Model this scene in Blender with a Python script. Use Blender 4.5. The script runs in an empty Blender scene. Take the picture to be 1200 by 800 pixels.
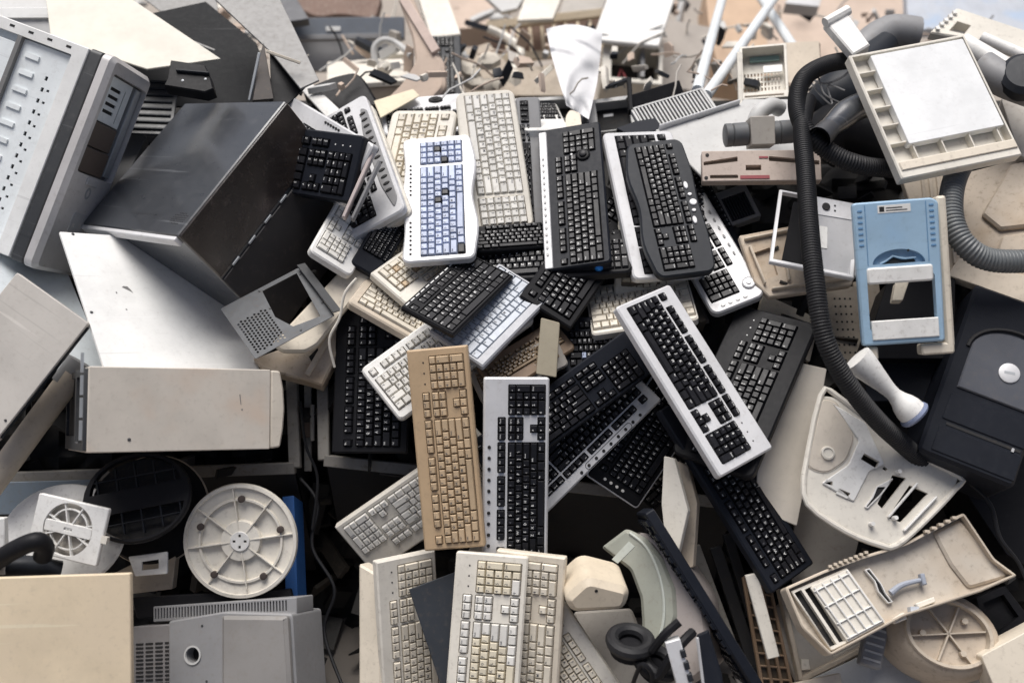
import bpy, bmesh, math, random
import numpy as np
from mathutils import Vector, Matrix
from mathutils.geometry import tessellate_polygon

random.seed(7)
SC = bpy.context.scene
COL = SC.collection
R = math.radians

# ------------------------------------------------------------------ camera
PITCH = R(42); FP = 35.0/36.0*1200
CAM = Vector((0, 0, 2.6))
AX = Vector((1, 0, 0)); AF = Vector((0, math.cos(PITCH), -math.sin(PITCH))); AU = Vector((0, math.sin(PITCH), math.cos(PITCH)))
cd = bpy.data.cameras.new('camera'); cam = bpy.data.objects.new('camera', cd); COL.objects.link(cam)
cd.lens = 35; cd.sensor_width = 36; cd.clip_end = 200; cd.clip_start = .05
cd.dof.use_dof = True; cd.dof.focus_distance = 2.5; cd.dof.aperture_fstop = 1.5
cam.location = CAM; cam.rotation_euler = (R(90)-PITCH, 0, 0)
SC.camera = cam

# ------------------------------------------------------------------ sky and sun
SUN_EL, SUN_AZ = R(69), R(-20)          # azimuth from +Y (behind the heap), towards -X
w = bpy.data.worlds.new('World'); SC.world = w; w.use_nodes = True
nt = w.node_tree; bg = nt.nodes['Background']
sky = nt.nodes.new('ShaderNodeTexSky'); sky.sky_type = 'NISHITA'; sky.sun_disc = False
sky.sun_elevation = SUN_EL; sky.sun_rotation = SUN_AZ
sky.air_density = .8; sky.dust_density = 6; sky.ozone_density = .6
nt.links.new(sky.outputs[0], bg.inputs[0]); bg.inputs[1].default_value = .06
sd = bpy.data.lights.new('sun', 'SUN'); sun = bpy.data.objects.new('sun', sd); COL.objects.link(sun)
sd.energy = 3.0; sd.angle = R(42); sd.color = (1, .985, .965)
to_sun = Vector((math.sin(SUN_AZ)*math.cos(SUN_EL), math.cos(SUN_AZ)*math.cos(SUN_EL), math.sin(SUN_EL)))
sun.rotation_euler = to_sun.to_track_quat('Z', 'Y').to_euler()
sun.location = (0, 2, 6)
vs = SC.view_settings
vs.view_transform = 'Standard'; vs.look = 'None'; vs.gamma = 1; vs.exposure = .38; vs.use_curve_mapping = False
SC.cycles.use_denoising = True
SC.cycles.max_bounces = 6; SC.cycles.diffuse_bounces = 4; SC.cycles.volume_bounces = 1

# ------------------------------------------------------------------ points from the picture
def ray(px, py): return AX*((px-600)/FP) - AU*((py-400)/FP) + AF
def P(px, py, d): return CAM + ray(px, py)*d
def camvec(a, b, c): return (AX*a + AU*b - AF*c).normalized()   # right, up, towards the camera
_KY = [(-60, 6.2), (0, 5.0), (50, 3.9), (95, 3.05), (140, 2.85), (320, 2.52), (420, 2.46), (650, 2.46), (860, 2.4)]
def base_d(py): return float(np.interp(py, [k[0] for k in _KY], [k[1] for k in _KY]))
def base_n(py):
    t = float(np.interp(py, [150, 300, 430, 600, 800], [.85, .6, .15, .1, .2]))
    return ((1-t)*(-AF) + t*Vector((0, 0, 1))).normalized()

def _proj(p):
    v = p - np.array(CAM); d = v @ np.array(AF)
    return np.stack([600 + FP*(v @ np.array(AX))/d, 400 - FP*(v @ np.array(AU))/d], -1)
def _rot(w_):
    a = np.linalg.norm(w_)
    if a < 1e-9: return np.eye(3)
    k = w_/a; K = np.array([[0, -k[2], k[1]], [k[2], 0, -k[0]], [-k[1], k[0], 0]])
    return np.eye(3) + math.sin(a)*K + (1-math.cos(a))*K@K
def fit(q, d=None, n=None, size=None, wn=.22, ws=.06, off=0):
    """Pose of a rectangular thing from its four picture corners TL,TR,BR,BL: (matrix, length, width)."""
    q = np.array(q, float).reshape(4, 2); c = q.mean(0)
    if d is None: d = base_d(c[1])
    d -= off
    if n is None: n = base_n(c[1])
    elif isinstance(n, (int, float)): n = ((1-n)*(-AF) + n*Vector((0, 0, 1))).normalized()
    elif isinstance(n, tuple): n = camvec(*n)
    c3 = P(c[0], c[1], d)
    pts = []
    for p in q:
        r_ = ray(*p); pts.append(np.array(CAM + r_*((c3-CAM).dot(n)/r_.dot(n))))
    pts = np.array(pts); nn = np.array(n)
    x = (pts[1]-pts[0]+pts[2]-pts[3])/2; y = (pts[0]-pts[3]+pts[1]-pts[2])/2
    a = x/np.linalg.norm(x); b = np.cross(nn, y/np.linalg.norm(y)); b = np.cross(y/np.linalg.norm(y), nn)
    x0 = a+b; x0 -= nn*(x0@nn); x0 /= np.linalg.norm(x0); y0 = np.cross(nn, x0)
    R0 = np.stack([x0, y0, nn], 1)
    L0 = size[0] if size else np.linalg.norm(x); W0 = size[1] if size else np.linalg.norm(y)
    lw = np.array([math.log(np.linalg.norm(x)), math.log(np.linalg.norm(y))]); lp = np.log([L0, W0])
    s = np.array([[-.5, .5], [.5, .5], [.5, -.5], [-.5, -.5]])
    def res(v):
        Rm = R0 @ _rot(v[:3]); t = np.array(P(c[0]+v[3], c[1]+v[4], d+v[5])); l = np.exp(v[6:8])
        pp = t + (s*l) @ Rm[:, :2].T
        r1 = ((_proj(pp)-q)/2.0).ravel()
        r2 = v[:2]/wn; r3 = [v[5]/.02]; r4 = (v[6:8]-lp)/(ws if size else 9)
        return np.concatenate([r1, r2, r3, r4])
    v = np.concatenate([np.zeros(6), lw]); lam = 1e-2; r_ = res(v)
    for it in range(40):
        J = np.stack([(res(v+e)-r_)/1e-5 for e in np.eye(8)*1e-5], 1)
        A = J.T@J; g = J.T@r_
        st = np.linalg.solve(A + lam*np.diag(np.diag(A)+1e-9), -g); rn = res(v+st)
        if rn@rn < r_@r_: v, r_, lam = v+st, rn, lam*.4
        else: lam *= 5
        if np.linalg.norm(st) < 1e-6: break
    Rm = R0 @ _rot(v[:3]); t = P(c[0]+v[3], c[1]+v[4], d+v[5]); L, Wd = np.exp(v[6:8])
    M = Matrix(Rm.tolist()).to_4x4(); M.translation = t
    return M, float(L), float(Wd)

# ------------------------------------------------------------------ materials
MATS = {}
def mat(name, col, rough=.45, metal=0., dirt=.3, dcol=(.16, .12, .085), sc=7, bump=.12, rnd=.0, coat=0., spec=.5, stain=None, scr=0.):
    if name in MATS: return MATS[name]
    m = bpy.data.materials.new(name); m.use_nodes = True; t = m.node_tree; N = t.nodes; Lk = t.links
    b = N['Principled BSDF']
    tc = N.new('ShaderNodeTexCoord'); oi = N.new('ShaderNodeObjectInfo')
    off = N.new('ShaderNodeVectorMath'); off.operation = 'MULTIPLY_ADD'
    cx = N.new('ShaderNodeCombineXYZ'); Lk.new(oi.outputs['Random'], cx.inputs[0]); Lk.new(oi.outputs['Random'], cx.inputs[1])
    off.inputs[1].default_value = (9, 17, 5); Lk.new(cx.outputs[0], off.inputs[0]); Lk.new(tc.outputs['Object'], off.inputs[2])
    def noise(s, det=5, rg=.6):
        n = N.new('ShaderNodeTexNoise'); n.inputs['Scale'].default_value = s; n.inputs['Detail'].default_value = det
        n.inputs['Roughness'].default_value = rg; Lk.new(off.outputs[0], n.inputs['Vector']); return n
    def ramp(src, a, b_):
        r_ = N.new('ShaderNodeMapRange'); r_.inputs[1].default_value = a; r_.inputs[2].default_value = b_
        r_.interpolation_type = 'SMOOTHSTEP'; Lk.new(src, r_.inputs[0]); return r_
    def mix(fac, A, B, mode='MIX'):
        x = N.new('ShaderNodeMix'); x.data_type = 'RGBA'; x.blend_type = mode
        for sock, val in ((x.inputs[0], fac), (x.inputs[6], A), (x.inputs[7], B)):
            if isinstance(val, (float, int)): sock.default_value = val
            elif isinstance(val, tuple): sock.default_value = (*val[:3], 1)
            else: Lk.new(val, sock)
        return x.outputs[2]
    n1 = noise(sc); n2 = noise(sc*9, 6, .7); n3 = noise(420, 2)
    c = (*col, 1)
    base = mix(ramp(n1.outputs[0], .35, .7).outputs[0], col, tuple(x*.86 for x in col))
    if stain: base = mix(ramp(noise(sc*.6, 3).outputs[0], .48, .66).outputs[0], base, stain)
    d1 = N.new('ShaderNodeMath'); d1.operation = 'MULTIPLY'; Lk.new(ramp(n2.outputs[0], .5, .78).outputs[0], d1.inputs[0]); d1.inputs[1].default_value = dirt
    base = mix(d1.outputs[0], base, dcol)
    vo = N.new('ShaderNodeTexVoronoi'); vo.inputs['Scale'].default_value = 34; vo.inputs['Randomness'].default_value = 1; Lk.new(off.outputs[0], vo.inputs['Vector'])
    d2 = N.new('ShaderNodeMath'); d2.operation = 'MULTIPLY'; Lk.new(ramp(vo.outputs['Distance'], .10, .03).outputs[0], d2.inputs[0]); d2.inputs[1].default_value = dirt*.3
    base = mix(d2.outputs[0], base, dcol)
    if scr:
        for ang, sc_, th, tone in ((25, 90, .655, 1.5), (-38, 70, .66, .45)):
            mp = N.new('ShaderNodeMapping'); mp.inputs['Rotation'].default_value = (0, 0, R(ang)); mp.inputs['Scale'].default_value = (2.2, sc_, 2.2); Lk.new(off.outputs[0], mp.inputs[0])
            ns = N.new('ShaderNodeTexNoise'); ns.inputs['Scale'].default_value = 1; ns.inputs['Detail'].default_value = 3; Lk.new(mp.outputs[0], ns.inputs['Vector'])
            q = N.new('ShaderNodeMath'); q.operation = 'MULTIPLY'; q.inputs[1].default_value = scr; Lk.new(ramp(ns.outputs[0], th, th+.05).outputs[0], q.inputs[0])
            base = mix(q.outputs[0], base, tuple(min(.9, x*tone+(.08 if tone > 1 else 0)) for x in col))
    if rnd:
        hv = N.new('ShaderNodeHueSaturation'); mr = N.new('ShaderNodeMapRange'); mr.inputs[3].default_value = 1-rnd; mr.inputs[4].default_value = 1+rnd*.6
        Lk.new(oi.outputs['Random'], mr.inputs[0]); Lk.new(mr.outputs[0], hv.inputs['Value']); Lk.new(base, hv.inputs['Color']); base = hv.outputs[0]
    Lk.new(base, b.inputs['Base Color'])
    rr = N.new('ShaderNodeMapRange'); rr.inputs[3].default_value = max(.05, rough-.1); rr.inputs[4].default_value = min(1, rough+.22)
    Lk.new(n2.outputs[0], rr.inputs[0]); Lk.new(rr.outputs[0], b.inputs['Roughness'])
    b.inputs['Metallic'].default_value = metal; b.inputs['Specular IOR Level'].default_value = spec
    b.inputs['Coat Weight'].default_value = coat; b.inputs['Coat Roughness'].default_value = .12
    bp = N.new('ShaderNodeBump'); bp.inputs['Strength'].default_value = bump; bp.inputs['Distance'].default_value = .001
    Lk.new(n3.outputs[0], bp.inputs['Height']); Lk.new(bp.outputs[0], b.inputs['Normal'])
    MATS[name] = m; return m

cream = mat('cream_plastic', (.70, .63, .52), .5, dirt=.4)
ivory = mat('ivory_plastic', (.74, .70, .62), .5, dirt=.35)
white = mat('white_plastic', (.80, .79, .76), .45, dirt=.4, sc=9, scr=.12)
bright = mat('white_board', (.82, .83, .83), .5, dirt=.12, bump=.03, scr=.15)
tan = mat('tan_plastic', (.50, .36, .22), .5, dirt=.35)
beige = mat('beige_plastic', (.58, .50, .40), .55, dirt=.4)
beige_dirty = mat('grimy_beige_plastic', (.52, .44, .35), .6, dirt=.65, stain=(.40, .31, .22))
peach = mat('yellowed_cream_board', (.72, .60, .43), .6, dirt=.2, stain=(.66, .55, .40), scr=.2)
black = mat('black_plastic', (.014, .014, .016), .42, dirt=.2, dcol=(.04, .04, .042), spec=.13)
blackkey = mat('black_key_plastic', (.013, .013, .016), .36, dirt=.2, dcol=(.045, .048, .054), rnd=.25, spec=.28)
gloss = mat('black_gloss_paint', (.045, .049, .056), .26, dirt=.22, dcol=(.15, .15, .15), sc=4, coat=.6, spec=1, scr=.5)
navy = mat('navy_black_plastic', (.012, .014, .020), .42, dirt=.2, dcol=(.035, .037, .042), spec=.16)
char = mat('charcoal_plastic', (.024, .027, .033), .42, dirt=.2, dcol=(.06, .062, .066), spec=.2)
greyp = mat('grey_plastic', (.25, .25, .255), .5, dirt=.3)
lgrey = mat('light_grey_plastic', (.52, .52, .51), .5, dirt=.3)
warmgrey = mat('warm_grey_plastic', (.42, .39, .35), .55, dirt=.4)
silver = mat('silver_plastic', (.5, .5, .51), .35, metal=.15, dirt=.25)
silverw = mat('silver_white_plastic', (.68, .68, .69), .38, metal=.1, dirt=.25)
steel = mat('bare_steel', (.42, .44, .46), .5, metal=.45, dirt=.3, dcol=(.25, .2, .15))
steelw = mat('pale_steel_sheet', (.82, .86, .87), .45, metal=.0, scr=.3, dirt=.3, dcol=(.35, .33, .3))
paintw = mat('white_painted_steel', (.84, .84, .82), .4, dirt=.16, bump=.03, scr=.28)
paintg = mat('grey_beige_painted_steel', (.53, .50, .46), .45, dirt=.22, bump=.04, scr=.25)
darkmet = mat('dark_grey_metal', (.05, .052, .055), .42, metal=.1, dirt=.3, dcol=(.14, .135, .13), scr=.35)
midmet = mat('mid_grey_metal', (.2, .197, .193), .45, metal=.1, dirt=.3, scr=.35)
ckey = mat('cream_key_plastic', (.74, .68, .57), .48, dirt=.35, rnd=.12)
wkey = mat('white_key_plastic', (.78, .76, .71), .45, dirt=.3, rnd=.1)
ykey = mat('yellowed_key_plastic', (.76, .69, .54), .48, dirt=.3, rnd=.1)
tankey = mat('tan_key_plastic', (.55, .41, .26), .48, dirt=.3, rnd=.12)
bluekey = mat('blue_grey_key_plastic', (.40, .46, .62), .4, dirt=.25, rnd=.25)
silvkey = mat('silver_blue_key_plastic', (.44, .48, .54), .35, dirt=.25, rnd=.12)
brownkey = mat('brown_key_plastic', (.27, .19, .11), .5, dirt=.35, rnd=.12)
wellb = mat('key_well_black', (.012, .012, .013), .7, dirt=.3)  # black also stands in for the shade inside holes and slots
wellc = mat('key_well_shade_grime', (.20, .16, .12), .8, dirt=.6, dcol=(.06, .05, .04))  # grime plus dark brown standing in for shade between keys
legw = mat('white_legend_ink', (.75, .75, .73), .6, dirt=0, bump=0)
legd = mat('dark_legend_ink', (.08, .08, .09), .6, dirt=0, bump=0)
blue = mat('sky_blue_plastic', (.33, .48, .62), .38, dirt=.4, dcol=(.2, .27, .34), scr=.25, stain=(.29, .44, .60))
bluebin = mat('blue_bin_plastic', (.03, .12, .36), .45, dirt=.4, dcol=(.05, .06, .09))
rubber = mat('black_rubber', (.016, .016, .018), .5, dirt=.2, dcol=(.06, .058, .055), spec=.35)
hosegrey = mat('grey_hose_plastic', (.14, .15, .155), .4, dirt=.25)
card = mat('brown_cardboard', (.56, .45, .37), .85, dirt=.3, dcol=(.3, .2, .13))
wood = mat('grey_weathered_metal', (.30, .28, .25), .6, metal=.2, dirt=.65, dcol=(.12, .085, .06))
paper = mat('white_paper', (.72, .72, .73), .8, dirt=.1, bump=.02)
tubew = mat('white_tube_paint', (.74, .78, .80), .35, dirt=.15)
bluish = mat('faded_blue_plastic', (.25, .40, .62), .5, dirt=.3)
brownp = mat('brown_plastic', (.24, .16, .10), .5, dirt=.4)
greenp = mat('grey_green_plastic', (.33, .34, .29), .45, dirt=.35, stain=(.27, .28, .24))
redp = mat('dull_red_plastic', (.30, .06, .07), .5, dirt=.3)
cyanp = mat('pale_blue_key_plastic', (.35, .58, .68), .5, dirt=.2)
pinkp = mat('pink_red_key_plastic', (.72, .40, .33), .5, dirt=.2)
pinkish = mat('pinkish_grey_plastic', (.55, .47, .45), .45, dirt=.3)

# ------------------------------------------------------------------ mesh helpers
class MB:
    def __init__(s): s.v = []; s.f = []; s.m = []
    def add(s, vs, fs, m=0):
        o = len(s.v); s.v += [tuple(v) for v in vs]; s.f += [tuple(i+o for i in f) for f in fs]; s.m += [m]*len(fs); return s
    def box(s, x0, y0, z0, x1, y1, z1, m=0, M=None):
        vs = [Vector((x, y, z)) for z in (z0, z1) for y in (y0, y1) for x in (x0, x1)]
        if M: vs = [M@v for v in vs]
        return s.add(vs, [(0, 2, 3, 1), (4, 5, 7, 6), (0, 1, 5, 4), (2, 6, 7, 3), (0, 4, 6, 2), (1, 3, 7, 5)], m)
    def loft(s, rings, m=0, closed=True, cap0=False, cap1=False):
        n = len(rings[0]); o = len(s.v)
        for r_ in rings: s.v += [tuple(p) for p in r_]
        k = n if closed else n-1
        for j in range(len(rings)-1):
            for i in range(k):
                a = o+j*n+i; b = o+j*n+(i+1) % n
                s.f.append((a, b, b+n, a+n)); s.m.append(m)
        if cap0: s.f.append(tuple(o+i for i in range(n))[::-1]); s.m.append(m)
        if cap1: s.f.append(tuple(o+(len(rings)-1)*n+i for i in range(n))); s.m.append(m)
        return s
    def cyl(s, c, r0, r1, z0, z1, n=24, m=0, M=None, cap=True):
        rr = []
        for r_, z in ((r0, z0), (r1, z1)):
            ring = [Vector((c[0]+r_*math.cos(2*math.pi*i/n), c[1]+r_*math.sin(2*math.pi*i/n), z)) for i in range(n)]
            rr.append([M@p for p in ring] if M else ring)
        return s.loft(rr, m, cap0=cap, cap1=cap)
    def lathe(s, prof, n=32, m=0, M=None, c=(0, 0), sx=1, sy=1, cap=True):
        rr = []
        for r_, z in prof:
            ring = [Vector((c[0]+sx*r_*math.cos(2*math.pi*i/n), c[1]+sy*r_*math.sin(2*math.pi*i/n), z)) for i in range(n)]
            rr.append([M@p for p in ring] if M else ring)
        return s.loft(rr, m, cap0=cap, cap1=cap)
    def tube(s, pts, r, n=10, m=0, rib=None, cap=True):
        pts = [Vector(p) for p in pts]; rr = []; up = None
        for i, p in enumerate(pts):
            t = (pts[min(i+1, len(pts)-1)]-pts[max(i-1, 0)]).normalized()
            if up is None: up = t.orthogonal().normalized()
            up = (up - t*up.dot(t)).normalized(); sd_ = t.cross(up)
            q = r(i) if callable(r) else r
            rr.append([p + up*q*math.cos(2*math.pi*k/n) + sd_*q*math.sin(2*math.pi*k/n) for k in range(n)])
        return s.loft(rr, m, cap0=cap, cap1=cap)
    def plate(s, outer, z1, z0, holes=(), bev=.002, m=0, floor=1, M=None):
        """Slab between z0 and z1; holes are (outline, depth or None for through)."""
        o = len(s.v); add = []
        def ring(pts, z): i0 = len(add); add.extend(Vector((p[0], p[1], z)) for p in pts); return list(range(i0, i0+len(pts)))
        fs = []; ms = []
        def band(a, b, mm=m):
            n = len(a)
            for i in range(n): fs.append((a[i], a[(i+1) % n], b[(i+1) % n], b[i])); ms.append(mm)
        oi = inset(outer, bev); ra = ring(oi, z1); rb = ring(outer, z1-bev); rc = ring(outer, z0+bev*.5); rd = ring(oi, z0)
        band(ra, rb); band(rb, rc); band(rc, rd)
        hr = [(ring(h, z1), h, dep) for h, dep in holes]
        def cap(loops):
            flat = [i for l in loops for i in l]
            for tri in tessellate_polygon([[add[i] for i in l] for l in loops]): fs.append(tuple(flat[k] for k in tri)); ms.append(m)
        cap([ra]+[h[0] for h in hr]); bot = [rd]
        for r_, h, dep in hr:
            if dep is None: b = ring(h, z0); band(r_, b); bot.append(b)
            else:
                b = ring(h, z1-dep); band(r_, b)
                for tri in tessellate_polygon([[add[i] for i in b]]): fs.append(tuple(b[k] for k in tri)); ms.append(floor)
        cap(bot)
        s.v += [tuple(M@p) if M else tuple(p) for p in add]; s.f += [tuple(i+o for i in f) for f in fs]; s.m += ms
        return s
    def mesh(s, name, mats, smooth=35):
        me = bpy.data.meshes.new(name); me.from_pydata(s.v, [], s.f)
        for m_ in (mats if isinstance(mats, (list, tuple)) else [mats]): me.materials.append(m_)
        me.polygons.foreach_set('material_index', s.m)
        bm = bmesh.new(); bm.from_mesh(me); bmesh.ops.recalc_face_normals(bm, faces=bm.faces); bm.to_mesh(me); bm.free()
        me.polygons.foreach_set('use_smooth', [True]*len(me.polygons)); me.set_sharp_from_angle(angle=R(smooth)); me.update()
        return me

def inset(pts, b):
    n = len(pts); out = []; A = sum(pts[i][0]*pts[(i+1) % n][1]-pts[(i+1) % n][0]*pts[i][1] for i in range(n)); sg = 1 if A > 0 else -1
    for i in range(n):
        p0, p1, p2 = (Vector(pts[(i+k) % n]).to_2d() for k in (-1, 0, 1))
        e1 = (p1-p0); e2 = (p2-p1)
        if e1.length < 1e-9 or e2.length < 1e-9: out.append(tuple(p1)); continue
        n1 = Vector((-e1.y, e1.x)).normalized()*sg; n2 = Vector((-e2.y, e2.x)).normalized()*sg
        h = n1+n2; h = h/max(.35, h.length_squared)*2 if h.length > 1e-6 else n1
        out.append(tuple(p1+h*b))
    return out
def rrect(x0, y0, x1, y1, r=.004, seg=3):
    r = min(r, abs(x1-x0)*.49, abs(y1-y0)*.49); o = []
    if r < 1e-5: return [(x0, y0), (x1, y0), (x1, y1), (x0, y1)]
    for cx, cy, a in ((x1-r, y0+r, -90), (x1-r, y1-r, 0), (x0+r, y1-r, 90), (x0+r, y0+r, 180)):
        for k in range(seg+1):
            t = R(a+90*k/seg); o.append((cx+r*math.cos(t), cy+r*math.sin(t)))
    return o
def disc(cx, cy, r, n=24, ry=None): return [(cx+r*math.cos(2*math.pi*i/n), cy+(ry or r)*math.sin(2*math.pi*i/n)) for i in range(n)]
def spline(pts, k=10):
    pts = [Vector(p) for p in pts]; o = []
    for i in range(len(pts)-1):
        a, b, c, d = pts[max(i-1, 0)], pts[i], pts[i+1], pts[min(i+2, len(pts)-1)]
        for j in range(k):
            t = j/k; o.append(.5*((2*b)+(c-a)*t+(2*a-5*b+4*c-d)*t*t+(3*b-a-3*c+d)*t**3))
    o.append(pts[-1]); return o
def side(which, L, W, D):
    """Frame of a side face of a box L x W with its top at z=0 and depth D: u right, v up, w outwards."""
    if which == 'x+': return Matrix(((0, 0, 1, L/2), (0, 1, 0, 0), (-1, 0, 0, -D/2), (0, 0, 0, 1)))
    if which == 'x-': return Matrix(((0, 0, -1, -L/2), (0, 1, 0, 0), (1, 0, 0, -D/2), (0, 0, 0, 1)))
    if which == 'y-': return Matrix(((1, 0, 0, 0), (0, 0, -1, -W/2), (0, 1, 0, -D/2), (0, 0, 0, 1)))
    if which == 'y+': return Matrix(((1, 0, 0, 0), (0, 0, 1, W/2), (0, -1, 0, -D/2), (0, 0, 0, 1)))

def thing(name, label, cat, M, group=None):
    o = bpy.data.objects.new(name, None); o.empty_display_size = .05; COL.objects.link(o); o.matrix_world = M
    o['label'] = label; o['category'] = cat
    if group: o['group'] = group
    return o
def part(name, mb, mats, parent, M=None, label=None, stuff=False):
    me = mb if isinstance(mb, bpy.types.Mesh) else mb.mesh(name, mats)
    o = bpy.data.objects.new(name, me); COL.objects.link(o); o.parent = parent
    if M is not None: o.matrix_local = M
    if label: o['label'] = label
    if stuff: o['kind'] = 'stuff'
    return o
def solo(name, label, cat, mb, mats, M=Matrix(), group=None, kind=None):
    o = bpy.data.objects.new(name, mb.mesh(name, mats)); COL.objects.link(o); o.matrix_world = M
    if kind: o['kind'] = kind
    else: o['label'] = label; o['category'] = cat
    if kind and label: o['label'] = label
    if group: o['group'] = group
    return o
def panel(name, label, cat, q, m, t=.012, r=.004, bev=.0015, group=None, **k):
    M, L, W = fit(q, **k)
    return solo(name, label, cat, MB().plate(rrect(-L/2, -W/2, L/2, W/2, r), 0, -t, bev=bev), m, M, group)
def rep(name, mesh, parent, spots, rot=None):
    """The same small piece again and again, each an object of its own with shared mesh."""
    for p in spots:
        o = bpy.data.objects.new(name, mesh); COL.objects.link(o); o.parent = parent
        if isinstance(p, Matrix): o.matrix_local = p
        else: o.location = p
# ------------------------------------------------------------------ more helpers for irregular outlines
def frame_at(px, py, d, n, roll=0):
    n = n if isinstance(n, Vector) else camvec(*n) if isinstance(n, tuple) else base_n(py)
    x = AX - n*AX.dot(n); x.normalize(); y = n.cross(x)
    M = Matrix((x, y, n)).transposed().to_4x4(); M.translation = P(px, py, d)
    return M @ Matrix.Rotation(R(roll), 4, 'Z')
def onto(M, pts):
    """Picture points dropped on the plane z=0 of frame M, in its local coordinates."""
    Mi = M.inverted(); n = M.to_3x3().col[2]; o = M.translation; r_ = []
    for i in range(0, len(pts), 2):
        v = ray(pts[i], pts[i+1]); q = Mi @ (CAM + v*((o-CAM).dot(n)/v.dot(n))); r_.append((q.x, q.y))
    return r_
def ccw(pts):
    A = sum(pts[i][0]*pts[(i+1) % len(pts)][1]-pts[(i+1) % len(pts)][0]*pts[i][1] for i in range(len(pts)))
    return pts if A > 0 else pts[::-1]
def soften(pts, r=.006, seg=3):
    out = []; n = len(pts)
    for i in range(n):
        a, b, c = (Vector(pts[(i+k) % n]) for k in (-1, 0, 1))
        u, v = a-b, c-b; k = min(r, u.length*.4, v.length*.4)
        p, q = b+u.normalized()*k, b+v.normalized()*k
        for j in range(seg+1):
            t = j/seg; out.append(tuple((p*(1-t)+b*t)*(1-t)+(b*(1-t)+q*t)*t))
    return out
def frame_poly(pts, d=None, n=None, off=0):
    cx, cy = sum(pts[0::2])/(len(pts)//2), sum(pts[1::2])/(len(pts)//2)
    M = frame_at(cx, cy, (base_d(cy) if d is None else d)-off, n)
    return M, ccw(onto(M, pts))
def slab(name, label, cat, pts, m, t=.012, d=None, n=None, off=0, r=.004, bev=.0015, holes=(), group=None, floor=None):
    """A sheet or block with an irregular outline given by picture points."""
    M, o = frame_poly(pts, d, n, off)
    hs = [(ccw(onto(M, h)), dep) for h, dep in holes]
    return solo(name, label, cat, MB().plate(soften(o, r), 0, -t, hs, bev=bev), [m, floor or m], M, group)
def bar(mb, a, b, w_, h_, up=None, m=0):
    a, b = Vector(a), Vector(b); x = (b-a).normalized(); up = Vector(up or -AF); z = (up-x*up.dot(x)).normalized(); y = z.cross(x)
    M = Matrix((x, y, z)).transposed().to_4x4(); M.translation = (a+b)/2; L = (b-a).length
    return mb.plate(rrect(-L/2, -w_/2, L/2, w_/2, .001, 1), h_/2, -h_/2, bev=min(.002, h_*.2), m=m, M=M)
def bar_thing(name, label, cat, a, b, w_, h_, m, group=None): return solo(name, label, cat, bar(MB(), a, b, w_, h_), m, Matrix(), group)
def boxrect(x0, y0, x1, y1): return [(x0, y0), (x1, y0), (x1, y1), (x0, y1)]

# ------------------------------------------------------------------ setting: floor and a dark scrap mass added to keep the gaps dark
def floor_mat():
    m = mat('dusty_concrete', (.34, .30, .26), .8, dirt=.5, dcol=(.16, .13, .1), sc=1.2, bump=.4); return m
solo('floor', None, None, MB().box(-60, -20, -.2, 60, 90, 0), floor_mat(), kind='structure')

def heap():
    nx, ny = 96, 60; mb = MB(); vs = []
    for j in range(ny+1):
        py = 118+(900-118)*j/ny
        for i in range(nx+1):
            px = -150+1500*i/nx
            dd = base_d(py)+.22
            if py > 500: dd += .3*min(1, (py-500)/80)*(1 if 330 < px < 470 or 620 < px < 930 else .35)
            if px > 1000 and py > 330: dd += .12
            if py < 150: dd += .1
            dd += random.uniform(-.035, .035)+.04*math.sin(px*.031+py*.02)*math.sin(py*.043)
            vs.append(P(px, py, dd))
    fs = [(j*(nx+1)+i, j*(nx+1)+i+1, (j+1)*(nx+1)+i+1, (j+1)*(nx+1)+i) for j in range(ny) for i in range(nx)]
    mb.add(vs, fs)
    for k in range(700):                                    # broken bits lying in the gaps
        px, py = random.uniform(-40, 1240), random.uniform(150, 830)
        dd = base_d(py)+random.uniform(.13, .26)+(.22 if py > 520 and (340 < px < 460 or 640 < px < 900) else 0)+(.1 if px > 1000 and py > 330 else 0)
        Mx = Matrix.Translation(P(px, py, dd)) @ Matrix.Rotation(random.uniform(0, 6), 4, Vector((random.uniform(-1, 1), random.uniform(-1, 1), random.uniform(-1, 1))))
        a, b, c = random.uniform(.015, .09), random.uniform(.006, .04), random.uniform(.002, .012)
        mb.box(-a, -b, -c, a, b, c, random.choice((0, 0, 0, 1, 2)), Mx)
    o = solo('gap_shade_scrap', 'dark scrap mass added under the pile so its gaps look shaded', None, mb,
             [mat('gap_shade_dark', (.014, .013, .012), .7, dirt=.5, dcol=(.05, .04, .03)), mat('grimy_scrap_brown', (.05, .043, .035), .7, dirt=.5), mat('grimy_scrap_grey', (.10, .095, .088), .6, dirt=.6, dcol=(.03, .027, .024))], kind='stuff')  # near-black scrap colour paints the shade seen in the gaps
heap()

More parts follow.
